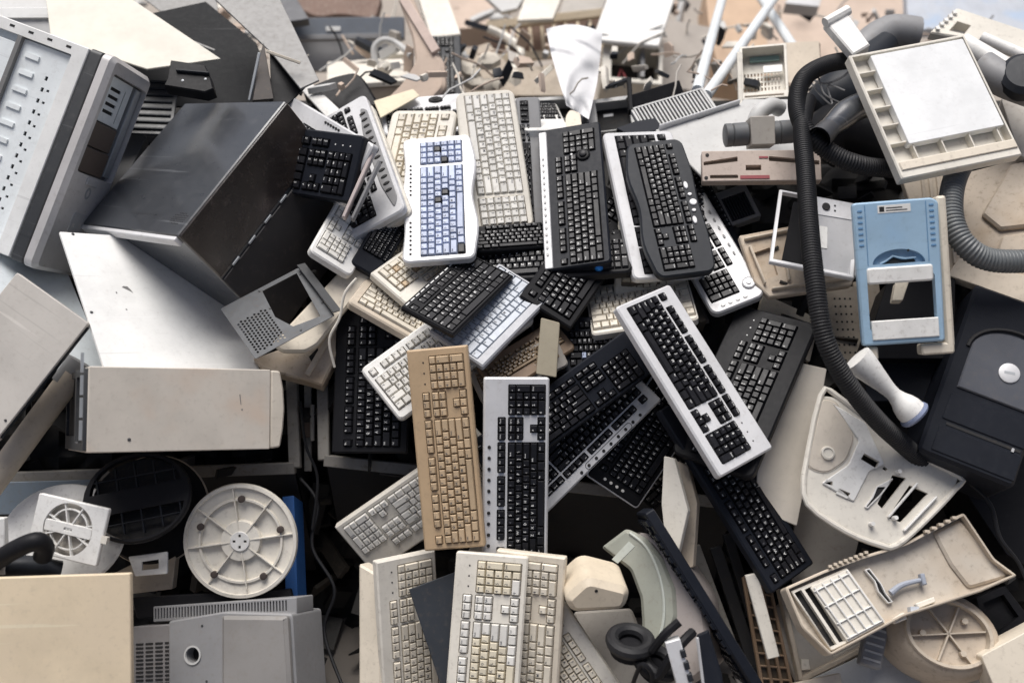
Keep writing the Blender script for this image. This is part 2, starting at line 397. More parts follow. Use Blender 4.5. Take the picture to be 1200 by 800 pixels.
# ------------------------------------------------------------------ keyboards
U_ = .019
_gl = {}
def glyph(txt):
    if txt not in _gl:
        c = bpy.data.curves.new('glyph', 'FONT'); c.body = txt; c.size = 1; c.resolution_u = 1; c.align_x = 'LEFT'; c.offset = .018
        o = bpy.data.objects.new('glyph', c); me = o.to_mesh()
        _gl[txt] = ([v.co.copy() for v in me.vertices], [tuple(p.vertices) for p in me.polygons])
        o.to_mesh_clear(); bpy.data.objects.remove(o); bpy.data.curves.remove(c)
    return _gl[txt]
_km = {}
def key_mesh(w_, h_, txt, km, lm, flat=False):
    k = (w_, h_, txt, km.name, flat)
    if k in _km: return _km[k]
    a, b = w_*U_/2-.0006, h_*U_/2-.0006; H = .004 if flat else .0098
    t1, t2 = (.0010, .0016) if flat else (.0015, .0024); sh = 0 if flat else .0008
    mb = MB(); rr = []
    for ins, z in ((0, 0), (t1, H-.0012), (t2, H)):
        s_ = sh*(z > 0)
        rr.append([(-a+ins, -b+ins+s_, z), (a-ins, -b+ins+s_, z), (a-ins, b-ins+s_, z), (-a+ins, b-ins+s_, z)])
    mb.loft(rr, 0, cap1=True)
    if txt:
        vs, fs = glyph(txt); sz = .0092 if len(txt) == 1 else .0052
        sx = sz if len(txt) < 6 else sz*.85
        mb.add([(-a+t2+.0012+v.x*sx, b-t2-.0008+sh-sz*.75+v.y*sz, H+.00025) for v in vs], fs, 1)
    _km[k] = mb.mesh('key', [km, lm], 25); return _km[k]

def layout(kind):
    """(x, y, w, h, legend) in key units from the top left corner; y down."""
    K = []; wells = []
    if kind == 'packed':                                    # all blocks side by side, then the number pad
        rows = [[('Esc', 1)]+[('F%d' % k, 1) for k in range(1, 13)]+[('Del', 2)], [(c, 1) for c in '`1234567890-=']+[('Back', 2)], [('Tab', 1.5)]+[(c, 1) for c in 'QWERTYUIOP[]']+[('\\', 1.5)],
                [('Caps', 1.75)]+[(c, 1) for c in "ASDFGHJKL;'"]+[('Enter', 2.25)], [('Shift', 2.25)]+[(c, 1) for c in 'ZXCVBNM,./']+[('Shift', 2.75)],
                [('Ctrl', 1.5), ('', 1.25), ('Alt', 1.25), ('', 6), ('Alt', 1), ('<', 1), ('v', 1), ('>', 1), ('Ctrl', 1)]]
        for y, r_ in enumerate(rows):
            x = 0
            for t_, w_ in r_: K.append((x, y, w_, 1, t_)); x += w_
        pad = ['Ins', 'Home', 'PgUp', '', 'Num', '/', '*', '-', '7', '8', '9', '+', '4', '5', '6', '+', '1', '2', '3', 'Enter', '0', '0', '.', 'Enter']
        for k, t_ in enumerate(pad): K.append((15.5+k % 4, k//4, 1, 1, t_))
        return K, [(0, 0, 15, 6), (15.5, 0, 4, 6)], 19.5, 6
    def row(x, y, items):
        for it in items:
            t, w_ = it if isinstance(it, tuple) else (it, 1)
            K.append((x, y, w_, 1, t)); x += w_
    g = .4 if kind != 'tight' else 0
    row(0, 0, ['Esc']); row(2, 0, ['F1', 'F2', 'F3', 'F4']); row(6.5, 0, ['F5', 'F6', 'F7', 'F8']); row(11, 0, ['F9', 'F10', 'F11', 'F12'])
    y = 1+g
    row(0, y, list('`1234567890-=')+[('Back', 2)])
    row(0, y+1, [('Tab', 1.5)]+list('QWERTYUIOP[]')+[('\\', 1.5)])
    row(0, y+2, [('Caps', 1.75)]+list("ASDFGHJKL;'")+[('Enter', 2.25)])
    row(0, y+3, [('Shift', 2.25)]+list('ZXCVBNM,./')+[('Shift', 2.75)])
    row(0, y+4, [('Ctrl', 1.25), ('', 1.25), ('Alt', 1.25), ('', 6.25), ('Alt', 1.25), ('', 1.25), ('', 1.25), ('Ctrl', 1.25)])
    wells += [(0, y, 15, 5), (0, 0, 1, 1), (2, 0, 4, 1), (6.5, 0, 4, 1), (11, 0, 4, 1)]
    if kind == 'compact': return K, wells, 15, y+5
    x = 15.35
    row(x, 0, ['PrtSc', 'Scroll', 'Pause']); row(x, y, ['Ins', 'Home', 'PgUp']); row(x, y+1, ['Del', 'End', 'PgDn'])
    K.append((x+1, y+3, 1, 1, '^')); row(x, y+4, ['<', 'v', '>'])
    wells += [(x, 0, 3, 1), (x, y, 3, 2), 'arrow']
    x = 18.7
    row(x, y, ['Num', '/', '*', '-']); row(x, y+1, list('789')); row(x, y+2, list('456')); row(x, y+3, list('123'))
    K.append((x+3, y+1, 1, 2, '+')); K.append((x+3, y+3, 1, 2, 'Enter')); K.append((x, y+4, 2, 1, '0')); K.append((x+2, y+4, 1, 1, '.'))
    wells += [(x, y, 4, 5)]
    return K, wells, 22.7, y+5

GROUP_KB = 'discarded keyboards heaped in the pile'
def keyboard(label, q, body, km, lm, off=0, kind='full', mg=(.03, .03, .16, .10), rad=.012, t=.024, wave=0, bulge=0, size=(.45, .165), well=None,
             fkm=None, odd=None, oddm=None, missing=0, flat=False, leds=None, name='keyboard', well_one=False, keys=True, pose=None, noarrow=False, **kw):
    """mg: left, right, top and bottom margins as a share of length / length / width / width."""
    M, L, W = fit(q, off=off, size=size, **kw)
    if pose: M, L, W = pose
    root = thing(name, label, 'keyboard', M, GROUP_KB)
    K, wells, nx, ny = layout(kind)
    ml, mr, mt, mb_ = mg[0]*L, mg[1]*L, mg[2]*W, mg[3]*W
    ux, uy = (L-ml-mr)/nx, (W-mt-mb_)/ny
    X0, Y0 = -L/2+ml, W/2-mt
    out = rrect(-L/2, -W/2, L/2, W/2, rad, 5)
    if wave or bulge:
        dense = []
        for i in range(len(out)):
            a, b = out[i], out[(i+1) % len(out)]; k = 14 if math.dist(a, b) > .1 else 1
            dense += [(a[0]+(b[0]-a[0])*j/k, a[1]+(b[1]-a[1])*j/k) for j in range(k)]
        out = [(x, y+(wave*math.cos(4*math.pi*x/L)-bulge*(1-(2*x/L)**2))*(1 if y < 0 else -.35 if bulge else .5)*min(1, (abs(y)/(W/2))**2)) for x, y in dense]
    holes = []; e = .0012
    for w_ in wells:
        if w_ == 'arrow' and noarrow: continue
        if w_ == 'arrow':
            x, y = X0+15.35*ux, Y0-(ny-2)*uy
            holes.append(([(x-e, y-2*uy-e), (x+3*ux+e, y-2*uy-e), (x+3*ux+e, y-uy+e), (x+2*ux+e, y-uy+e), (x+2*ux+e, y+e), (x+ux-e, y+e), (x+ux-e, y-uy+e), (x-e, y-uy+e)], .005))
        else:
            x, y, a, b = w_
            holes.append((rrect(X0+x*ux-e, Y0-(y+b)*uy-e, X0+(x+a)*ux+e, Y0-y*uy+e, .002, 1), .005))
    if well_one: holes = [(rrect(X0-e*2, Y0-ny*uy-e*2, X0+nx*ux+e*2, Y0+e*2, .004, 2), .005)]
    wm = well or (wellb if km in (blackkey, bluekey, silvkey) else wellc)
    part('body', MB().plate(out, 0, -t, holes, bev=.004), [body, wm], root)
    for i, (x, y, a, b, txt) in enumerate(K if keys else []):
        if missing and random.random() < missing: continue
        if noarrow and 15.2 < x < 18.6 and y > 4: continue
        m_ = fkm if (fkm and (y == 0 or a not in (1, ) and a < 6) or fkm and 15 < x < 18.5) else km
        if odd and random.random() < odd: m_ = oddm
        o = bpy.data.objects.new('key', key_mesh(a, b, txt, m_, legd if m_ in (ckey, wkey, ykey, tankey, cyanp, pinkp) else lm, flat)); COL.objects.link(o); o.parent = root
        o.location = (X0+(x+a/2)*ux, Y0-(y+b/2)*uy, -.004+random.uniform(-.0006, .0006)); o.scale = (ux/U_, uy/U_, 1)
        o.rotation_euler = (random.gauss(0, .012), random.gauss(0, .012), random.gauss(0, .006))
    if leds:
        lm_ = MB().cyl((0, 0), .0022, .0018, 0, .0008, 8).mesh('indicator_light', leds)
        rep('indicator_light', lm_, root, [(X0+(19.4+k*1.3)*ux, Y0-.5*uy, 0) for k in range(3)])
    return root, L, W, (X0, Y0, ux, uy)

def buttons(root, pts, m, rx=.005, ry=.003, h=.0025, name='media_button'):
    me = MB().lathe([(1, 0), (1, .6*h), (.8, h)], 10, sx=rx, sy=ry).mesh(name, m)
    rep(name, me, root, pts)

KB = {}
def kb(id_, *a, **k): KB[id_] = keyboard(*a, **k)
NARROW = (.02, .02, .08, .08)
# --- top plateau
kb('K12', 'white wavy keyboard with blue-grey keys and a few black ones', (470,305, 474,160, 553,153, 562,298), silverw, bluekey, legd, off=.06, kind='packed', mg=(.035, .05, .24, .16), wave=.006, odd=.06, oddm=blackkey, well=wellb, rad=.02)
kb('K11', 'all-cream keyboard with a rounded top end, between the blue-keyed and the dark keyboards', (606,104, 622,264, 560,271, 530,108), ivory, wkey, legd, off=.035, kind='packed', mg=(.03, .03, .10, .13), bulge=.006, rad=.022, well=wellc)
kb('K13', 'cream keyboard half hidden under the white keyboard with blue keys', (535,125, 502,300, 415,298, 462,127), ivory, ckey, legd, off=-.005, mg=(.03, .03, .1, .12), rad=.02)
kb('K10', 'black keyboard with a round scroll dial and a pale strip along its left edge', (632,315, 636,150, 697,138, 722,303), navy, blackkey, legw, off=.06, mg=(.02, .05, .26, .1), rad=.012, noarrow=True)
kb('K9', 'silver framed keyboard with black keys tucked under the black ergonomic one', (786,152, 832,318, 740,326, 706,150), silverw, blackkey, legw, off=.03, mg=(.03, .03, .12, .16), rad=.016)
kb('K8', 'black ergonomic keyboard with silver media buttons along its wavy right side', (797,160, 842,312, 767,325, 733,165), char, blackkey, legw, off=.09, mg=(.04, .04, .2, .16), wave=.006, bulge=.006, rad=.024)
kb('K36', 'black keyboard showing only a sliver right of the ergonomic keyboard', (815,175, 868,285, 830,300, 765,185), navy, blackkey, legw, off=.0, mg=NARROW)
kb('K35', 'silver keyboard with black number keys and a round silver dial', (800,180, 895,342, 836,366, 745,205), silver, blackkey, legw, off=-.04, n=(-.22, .78, .6), wn=.08, mg=(.03, .07, .24, .08), rad=.022)
kb('K38', 'dark grey keyboard standing between the cream and the black dial keyboard', (612,272, 604,112, 632,112, 642,270), greyp, blackkey, legw, off=.0, mg=(.03, .03, .1, .5), size=None)
kb('K40', 'silver keyboard with an oval black dial peeking out at the back of the pile', (446,116, 548,108, 556,150, 450,160), silverw, blackkey, legw, off=-.1, mg=(.05, .05, .34, .1), rad=.03, size=None)
kb('K39', 'small white keyboard end with black buttons behind the black dial keyboard', (668,150, 610,150, 604,116, 648,114), white, blackkey, legw, off=-.08, mg=(.06, .06, .3, .1), rad=.03, size=None, kind='compact')
kb('K37', 'dark grey keyboard standing upright behind the pile, blurred', (498,112, 497,42, 540,40, 542,112), char, blackkey, legw, d=3.5, n=(.05, .55, .8), mg=(.03, .03, .06, .2), size=None, rad=.004)
# --- left fan
kb('K14e', 'cream keyboard lowest in the fanned stack beside the black computer case', (436,122, 479,240, 416,293, 370,150), ivory, ckey, legd, off=.02, mg=(.04, .08, .12, .1), rad=.018, n=(-.1, .6, .75))
kb('K14a', 'silver and white keyboard with black keys in the fanned stack beside the black computer case', (428,110, 474,236, 404,287, 362,140), silverw, blackkey, legw, off=.06, mg=(.04, .06, .3, .1), rad=.018, n=(-.05, .6, .75))
solo('edge_on_keyboard', 'thin pinkish keyboard seen edge-on inside the fanned stack', 'keyboard', bar(MB(), P(437, 180, 2.53), P(403, 256, 2.50), .009, .03), pinkish, Matrix(), GROUP_KB)
solo('edge_on_keyboard', 'thin grey keyboard seen edge-on next to the pinkish one in the fanned stack', 'keyboard', bar(MB(), P(445, 190, 2.54), P(413, 258, 2.51), .008, .03), greyp, Matrix(), GROUP_KB)
kb('K14b', 'silver-grey keyboard with black keys highest in the fanned stack', (338,107, 436,168, 400,240, 302,176), silverw, blackkey, legw, off=.14, mg=(.03, .03, .26, .08), rad=.012, n=(-.2, .6, .75))
kb('K14c', 'dark grey keyboard leaning on the fanned stack with shiny keys', (268,138, 427,159, 408,237, 252,213), navy, blackkey, legw, off=.17, mg=(.03, .05, .12, .08), rad=.01, t=.045, n=(-.45, .55, .7), leds=legw)
kb('K15', 'white keyboard corner with number keys just below the fanned stack', (470,205, 408,319, 366,292, 428,176), white, wkey, legd, off=.03, mg=(.03, .05, .12, .1), rad=.016)
kb('K16', 'navy keyboard corner with two pale lights under the white number keys', (478,268, 444,328, 412,306, 446,248), navy, blackkey, legw, off=.0, mg=(.05, .3, .1, .1), kind='compact', size=None)
kb('K17', 'cream keyboard with worn brown number keys above the compact black keyboard', (600,262, 473,351, 437,321, 560,226), ivory, ckey, legd, off=-.05, n=(.38, .62, .7), wn=.1, mg=(.03, .04, .12, .08), rad=.006, size=(.45, .15), odd=.12, oddm=tankey)
kb('K18', 'yellowed keyboard whose left end sticks out over the large black keyboard', (437,316, 600,402, 574,452, 410,350), beige, ckey, legd, off=-.06, mg=(.05, .03, .2, .1), rad=.012)
# --- middle
kb('K22', 'black curved keyboard under the cream and the blue-keyed keyboards', (548,286, 735,262, 742,322, 546,326), black, blackkey, legw, off=-.04, mg=NARROW, rad=.02)
kb('K22b', 'black keyboard lying flat below the ends of the cream keyboard', (548,268, 720,250, 724,286, 556,292), black, blackkey, legw, off=-.02, mg=NARROW, rad=.02, size=None)
kb('K21', 'black keyboard with white lettering slanting down from the dial keyboard', (611,344, 706,208, 760,248, 668,383), black, blackkey, legw, off=-.025, mg=(.04, .04, .1, .1), rad=.004, n=.8, wn=.08)
kb('K20', 'compact keyboard with silver-blue keys and a navy rim', (500,386, 585,306, 648,345, 567,427), mat('dim_silver_plastic', (.42, .43, .46), .4, dirt=.25), silvkey, legd, off=.0, mg=(.03, .03, .05, .14), kind='compact', size=(.27, .15), rad=.004, flat=True, t=.02, well=silvkey)
kb('K19', 'compact all-black keyboard with pale dashes along its upper edge', (471,358, 542,290, 604,322, 530,389), black, blackkey, legw, off=.04, mg=(.03, .03, .12, .06), kind='compact', size=(.29, .15), rad=.004, flat=True, t=.016)
kb('K23', 'white keyboard poking out left of the tan keyboard', (421,432, 580,318, 628,374, 470,491), white, wkey, legd, off=-.02, mg=(.03, .03, .1, .14), rad=.014)
kb('K24', 'large black keyboard standing in the bin left of the white keyboard', (387,530, 396,342, 482,340, 478,530), black, blackkey, legw, off=-.09, mg=(.04, .04, .16, .1), rad=.006, size=None)
kb('K41', 'brown keyboard with a wood-coloured tray under the compact silver keyboard', (556,430, 648,372, 676,408, 584,462), brownp, brownkey, legw, off=-.05, mg=(.06, .06, .2, .3), kind='compact', size=None)
kb('K42', 'grey-beige keyboard with long brown keys above the silver framed keyboard', (548,438, 650,392, 668,428, 566,472), warmgrey, brownkey, legw, off=-.045, mg=(.06, .06, .1, .35), kind='compact', size=None)
kb('K34', 'cream keyboard with grimy shade-brown well and missing keys under the silver framed keyboards', (812,228, 800,352, 722,347, 724,222), ivory, ckey, legd, off=-.05, mg=(.03, .1, .1, .1), rad=.016, missing=.5, size=None)
kb('K34b', 'cream keyboard deep in the gap beside the slanting black keyboard', (688,336, 800,318, 822,372, 690,392), ivory, ckey, legd, off=-.08, mg=NARROW, size=None, kind='compact')
kb('K33', 'navy keyboard lying deepest left of the silver framed keyboard', (652,372, 806,366, 812,432, 652,436), navy, blackkey, legw, off=-.07, mg=(.1, .03, .1, .1), size=None, odd=.03, oddm=bluekey)
kb('K3', 'black keyboard slanting upward between the two silver framed keyboards', (552,521, 735,386, 764,433, 578,570), navy, blackkey, legw, off=.005, n=.2, wn=.05, mg=(.03, .05, .14, .08), rad=.006)
kb('K4', 'silver rimmed keyboard with a strip of black function keys and dots, lying upside down', (776,466, 618,620, 574,576, 730,424), silverw, blackkey, legw, off=-.05, n=.2, wn=.05, mg=(.05, .03, .19, .06), rad=.006)
kb('K32', 'black keyboard in the gap behind the silver rimmed upside-down keyboard', (724,560, 850,440, 892,480, 766,600), black, blackkey, legw, off=-.13, mg=NARROW)
kb('K31', 'black keyboard with a thin silver rim and white button lights', (688,556, 782,420, 838,458, 747,594), black, blackkey, legw, off=-.09, mg=(.09, .03, .1, .08), rad=.008)
kb('K7', 'black keyboard with rounded corners lying right of the big silver framed keyboard', (782,528, 868,353, 957,377, 884,556), black, blackkey, legw, off=.01, mg=(.04, .05, .22, .2), rad=.022, leds=legw, size=(.46, .2))
kb('K6', 'long black keyboard at the lower right of the heap, its end hanging free', (905,690, 772,478, 822,450, 955,660), navy, blackkey, legw, off=.035, mg=(.03, .03, .12, .12), rad=.006)
kb('K5', 'big silver framed keyboard with black keys lying on top of the heap, right of centre', (788,332, 905,522, 846,556, 717,355), silverw, blackkey, legw, off=.09, mg=(.03, .05, .18, .14), rad=.008, leds=wellb)
kb('K2', 'silver framed keyboard with black keys beside the tan keyboard', (565,656, 568,445, 644,440, 641,656), silverw, blackkey, legw, off=.085, mg=(.03, .04, .22, .06), rad=.006)
kb('K25', 'white keyboard sticking out left under the tan keyboard', (604,562, 437,673, 392,619, 556,506), ivory, wkey, legd, off=-.05, mg=(.03, .04, .2, .08), rad=.004)
kb('K1', 'tan keyboard with tan keys standing upright in the middle of the heap', (500,646, 475,412, 549,402, 566,640), tan, tankey, legd, off=.11, mg=(.03, .04, .2, .08), rad=.004, t=.034, size=(.45, .155), leds=wellb)
# --- bottom
kb('K26', 'cream keyboard behind the dark metal plate at the bottom', (452,880, 444,663, 508,640, 524,862), ivory, ckey, legd, off=.0, mg=(.03, .04, .18, .08), rad=.004, leds=wellb)
kb('K30', 'cream keyboard with one red and one blue key at the bottom edge', (660,705, 790,900, 728,938, 600,745), ivory, ckey, legd, off=.05, mg=(.06, .03, .2, .08), rad=.006)
kb('K29', 'cream keyboard lying under the one with yellowed keys', (570,868, 580,642, 664,656, 648,880), cream, ckey, legd, off=.075, mg=(.03, .04, .16, .1), rad=.004)
kb('K28', 'cream keyboard with white and yellowed keys nearest at the bottom', (515,870, 537,645, 617,651, 606,880), ivory, ykey, legd, off=.115, mg=(.02, .04, .14, .08), rad=.006, fkm=wkey, leds=wellb)

# --- buttons, dials, lights on particular keyboards
def at_(k, fx_, fy_, z=0):                                  # share of length from the left, of width from the top
    r_, L, W, _ = KB[k]; return ((fx_-.5)*L, (.5-fy_)*W, z)
def dial(k, fx_, fy_, r, m, ry=1, name='dial'):
    o = part(name, MB().lathe([(r, 0), (r, .004), (r*.86, .006), (r*.8, .0045), (r*.4, .005), (r*.36, .0075), (.0005, .008)], 24, sy=ry), m, KB[k][0], Matrix.Translation(at_(k, fx_, fy_)))
    return o
d_ = dial('K10', .765, .70, .019, black); part('dial_wheel', MB().lathe([(.010, .002), (.010, .009), (.006, .011), (.0005, .011)], 14), blackkey, d_)
buttons(KB['K10'][0], [at_('K10', .735+.022*k, .52) for k in range(3)], silverw, .0034, .0034)
part('pale_strip', MB().plate(rrect(-KB['K10'][1]/2+.003, KB['K10'][2]/2-.024, KB['K10'][1]/2-.01, KB['K10'][2]/2-.002, .004), .003, 0, bev=.002), silver, KB['K10'][0])
buttons(KB['K10'][0], [at_('K10', .1+.045*k, .065, .003) for k in range(16)], lgrey, .005, .003, name='strip_mark')
for fx_, rx_, ry_ in ((.37, .012, .006), (.44, .005, .006), (.5, .010, .010), (.56, .005, .006), (.63, .012, .006)): buttons(KB['K8'][0], [at_('K8', fx_, .10+.05*abs(fx_-.5)/.13)], silverw, rx_, ry_, .004)
dial('K35', .90, .17, .017, silverw); buttons(KB['K35'][0], [at_('K35', .965, .34+.14*k) for k in range(4)], white, .005, .006)
buttons(KB['K35'][0], [at_('K35', .4+.06*k, .12) for k in range(6)], greyp, .007, .003)
buttons(KB['K2'][0], [at_('K2', .08+.06*k, .09) for k in range(10)], wellb, .0042, .0042)
buttons(KB['K4'][0], [at_('K4', .14+.055*k, .08) for k in range(9)], wellb, .0042, .0042)
part('outline_mark', MB().plate(rrect(-.10, -.009, .06, .009, .009), .0006, 0, [(rrect(-.0985, -.0075, .0585, .0075, .0075), None)], bev=.0001), wellb, KB['K4'][0], Matrix.Translation(at_('K4', .42, .08)))
buttons(KB['K31'][0], [at_('K31', .045, .28+.12*k) for k in range(4)], white, .004, .0045)
r_, L_, W_, _ = KB['K31']; part('silver_rim', MB().plate(rrect(-L_/2-.004, -W_/2-.004, L_/2+.004, W_/2+.004, .01), -.004, -.012, [(rrect(-L_/2+.002, -W_/2+.002, L_/2-.002, W_/2-.002, .008), None)], bev=.002), silverw, r_)
buttons(KB['K12'][0], [at_('K12', f, .10) for f in [.06+.034*k for k in range(8)]+[.52+.034*k for k in range(8)]], wellb, .0028, .0034)
r_, L_, W_, _ = KB['K14a']; part('media_strip', MB().plate(soften([(-L_*.40, W_*.36), (-L_*.2, W_*.27), (L_*.25, W_*.27), (L_*.46, W_*.36), (L_*.40, W_*.455), (-L_*.36, W_*.455)], .02), .003, 0, bev=.002), greyp, r_)
buttons(r_, [at_('K14a', .16+.055*k, .13, .003) for k in range(13) if k != 6], wellb, .0045, .010); dial('K14a', .49, .13, .011, char)
buttons(KB['K14b'][0], [at_('K14b', .5+.03*k, .08) for k in range(6)]+[at_('K14b', .72+.03*k, .12) for k in range(6)], wellb, .005, .0035)
buttons(KB['K14b'][0], [at_('K14b', .93+.015*k, .2) for k in range(2)], wellb, .003, .003)
buttons(KB['K14e'][0], [at_('K14e', .4+.1*k, .05) for k in range(5)], white, .018, .005)
me_ = MB().box(-.007, -.0015, 0, .007, .0015, .0006).mesh('dash_mark', legw); rep('dash_mark', me_, KB['K19'][0], [at_('K19', .06+.075*k, .055) for k in range(13)])
dial('K40', .62, .15, .022, wellb, .6); buttons(KB['K39'][0], [at_('K39', .72, .2+.12*k) for k in range(5)], wellb, .010, .005)
# ------------------------------------------------------------------ left: opened tower with silver front
M, L, W = fit((-115,-27, 105,59, 12,300, -208,214), d=2.55, n=(-.6, .4, .69), wn=.12)
D = .19
t = thing('tower_case', 'white steel computer tower opened on its side with a silver front', 'computer', M)
part('side_frame', MB().plate(rrect(-L/2, -W/2, L/2-.006, W/2, .004), 0, -D, [(rrect(-L/2+.02, -W/2+.02, L/2-.045, W/2-.03), .022)], bev=.002), [paintw, steelw], t)
mb = MB()
slots = []
for i in range(15): slots.append((boxrect(L/2-.098, -W/2+.03+i*.03, L/2-.090, -W/2+.041+i*.03), .004))
for i in range(13): slots.append((boxrect(L/2-.082, -W/2+.04+i*.032, L/2-.074, -W/2+.046+i*.032), .004))
part('inner_tray', MB().plate(boxrect(L/2-.19, -W/2+.023, L/2-.048, W/2-.033), -.012, -.02, slots, bev=.001), [steelw, wellb], t)
part('inner_tray', MB().plate(boxrect(-L/2+.023, -W/2+.023, L/2-.20, W/2-.05), -.008, -.02, [(rrect(L/2-.30, -W/2+.1+.06*k, L/2-.24, -W/2+.14+.06*k), .005) for k in range(5)], bev=.001), [steelw, steel], t)
part('rail', MB().box(L/2-.2, -W/2+.02, -.02, L/2-.188, W/2-.03, .001), midmet, t)
me = MB().box(-.02, -.006, 0, .02, .006, .005).mesh('drive_clip', steelw)
rep('drive_clip', me, t, [(L/2-.15, W/2-.07-.045*k, -.012) for k in range(8)])
me = MB().box(-.007, -.003, 0, .007, .003, .0006).mesh('rim_slot', wellb)
rep('rim_slot', me, t, [(L/2-.06-.055*k, W/2-.014, .0) for k in range(6)])
part('seam_gap', MB().box(L/2-.0058, -W/2+.004, -D+.005, L/2+.012, W/2-.004, -.008), darkmet, t)
part('bezel_side', MB().plate(rrect(-D/2-.006, -W/2-.003, D/2+.003, W/2+.003, .012, 4), .034, 0, bev=.003), darkmet, t, side('x+', L+.004, W, D))
S = side('x+', L, W, D); S.translation.x = L/2+.030
b = part('bezel', MB().plate(rrect(-D/2-.012, -W/2-.005, D/2+.006, W/2+.005, .022, 6), .045, .006, [(rrect(-D/2+.012, W/2-.30, D/2-.008, W/2-.035, .008), .022)], bev=.012), [mat('warm_silver_plastic', (.60, .58, .57), .38, metal=.1, dirt=.25), midmet], t, S)
part('drive_slot_plate', MB().plate(boxrect(-D/2+.016, W/2-.16, D/2-.055, W/2-.040), .032, .026, [(boxrect(-.055, W/2-.075-.020*k, -.005, W/2-.066-.020*k), .003) for k in range(4)]+[(boxrect(.012, W/2-.06, .016, W/2-.15), .002)], bev=.001), [steelw, wellb], b)
for k in range(2): part('drive_cover', MB().plate(rrect(-D/2+.014, W/2-.297+.068*k, D/2-.06, W/2-.232+.068*k, .003), .042-.004*k, .02, bev=.002), mat('brown_grey_plastic', (.10, .075, .062), .5, dirt=.3), b)
part('bay_rim', MB().plate(boxrect(D/2-.04, W/2-.29, D/2-.012, W/2-.04), .034, .02, bev=.002), steel, b)
part('power_button', MB().plate(rrect(-.03, W/2-.325, .02, W/2-.305, .004), .05, .04, bev=.002), silver, b)
part('logo', MB().plate(disc(-.002, W/2-.345, .012, 12, .016), .0462, .044, [(disc(-.002, W/2-.345, .007, 10, .01), None)], bev=.0004), steel, b)
part('port_panel', MB().plate(rrect(-.03, W/2-.46, .04, W/2-.40, .01), .0466, .04, [(boxrect(-.02, W/2-.44, -.006, W/2-.43), .003), (boxrect(.01, W/2-.445, .024, W/2-.425), .003)], bev=.001), [silver, wellb], b)

# ------------------------------------------------------------------ left: glossy black computer case
M, L, W = fit((213,115, 336,118, 204,271, 97,262), d=2.58, n=(-.40, .68, .60), wn=.12)
D = .40
t = thing('black_case', 'big glossy black computer case lying on its back with dusty side and painted brown reflections', 'computer', M)
part('top_cover', MB().plate(rrect(-L/2, -W/2, L/2, W/2, .004), 0, -D, bev=.003), gloss, t)
part('front_lip', MB().plate(rrect(-L/2+.004, -.012, L/2-.004, .012, .002), .012, .0, bev=.002), silverw, t, side('y-', L, W, .03))
dots = MB()
for i in range(9):
    for j in range(6):
        if ((i-4)/4.6)**2+((j-2.5)/3.1)**2 < 1: dots.cyl((L/2-.075+i*.0065+j*.001, -W/2+.035+j*.0065), .002, .002, 0, .0004, 6)
part('speaker_holes', dots, wellb, t)
S = side('x+', L, W, D)
part('glossy_side', MB().plate(rrect(-D/2+.004, -W/2+.002, -D/2+.155, W/2-.002, .004), .006, 0, bev=.002), mat('brown_reflection_gloss', (.028, .022, .02), .16, dirt=.35, dcol=(.12, .095, .08), sc=4, coat=.7, stain=(.05, .038, .032)), t, S)  # brown tint and patches stand in for brownish reflections
part('matte_side', MB().plate(rrect(-D/2+.165, -W/2+.002, D/2-.002, W/2-.002, .004), .006, 0, bev=.002), mat('dusty_black_paint', (.022, .02, .021), .5, dirt=.6, dcol=(.07, .055, .05), sc=5), t, S)
me = MB().plate(rrect(-.003, -.014, .003, .014, .002), .009, 0, bev=.001).mesh('seam_clip', steel)
rep('seam_clip', me, t, [S @ Matrix.Translation((-D/2+.16, -W/2+.06+.07*k, 0)) for k in range(5)])

# perforated chassis plate under the black case
M, L, W = fit((258,362, 350,312, 393,370, 300,418), d=2.47, n=(-.15, .35, .9))
t = thing('chassis_plate', 'bare steel chassis plate with a large opening and a honeycomb of holes', 'metal plate', M)
hs = [([(-.0, W/2-.012), (-.012, -.01), (.01, -W/2+.03), (L/2-.03, -W/2+.018), (L/2-.012, W/2-.012)][::-1], None)]
for i in range(9):
    for j in range(12):
        x, y = -L/2+.014+i*.0092, -W/2+.014+j*.0092*.95+(i % 2)*.0045
        if x < -.022 and y < W/2-.02: hs.append((disc(x, y, .0034, 6), None))
part('plate', MB().plate(rrect(-L/2, -W/2, L/2, W/2, .004), 0, -.002, hs, bev=.0003), mat('shaded_chassis_steel', (.085, .09, .097), .55, metal=.1, dirt=.4), t)  # steel darkened in place of the shadow under the black case
part('flange', MB().plate(boxrect(-W/2, -.012, W/2, .012), .003, 0, bev=.001), darkmet, t, Matrix.Translation((L/2+.008, 0, .008)) @ Matrix.Rotation(R(90), 4, 'Z') @ Matrix.Rotation(R(20), 4, 'X'))
me = MB().lathe([(.003, 0), (.003, .001), (.0015, .0018)], 8).mesh('rivet', darkmet)
rep('rivet', me, t, [(L/2-.006, W/2-.02, 0), (L/2-.006, -W/2+.05, 0), (.02, -W/2+.01, 0), (-.01, .02, 0), (-.006, W/2-.008, 0)])

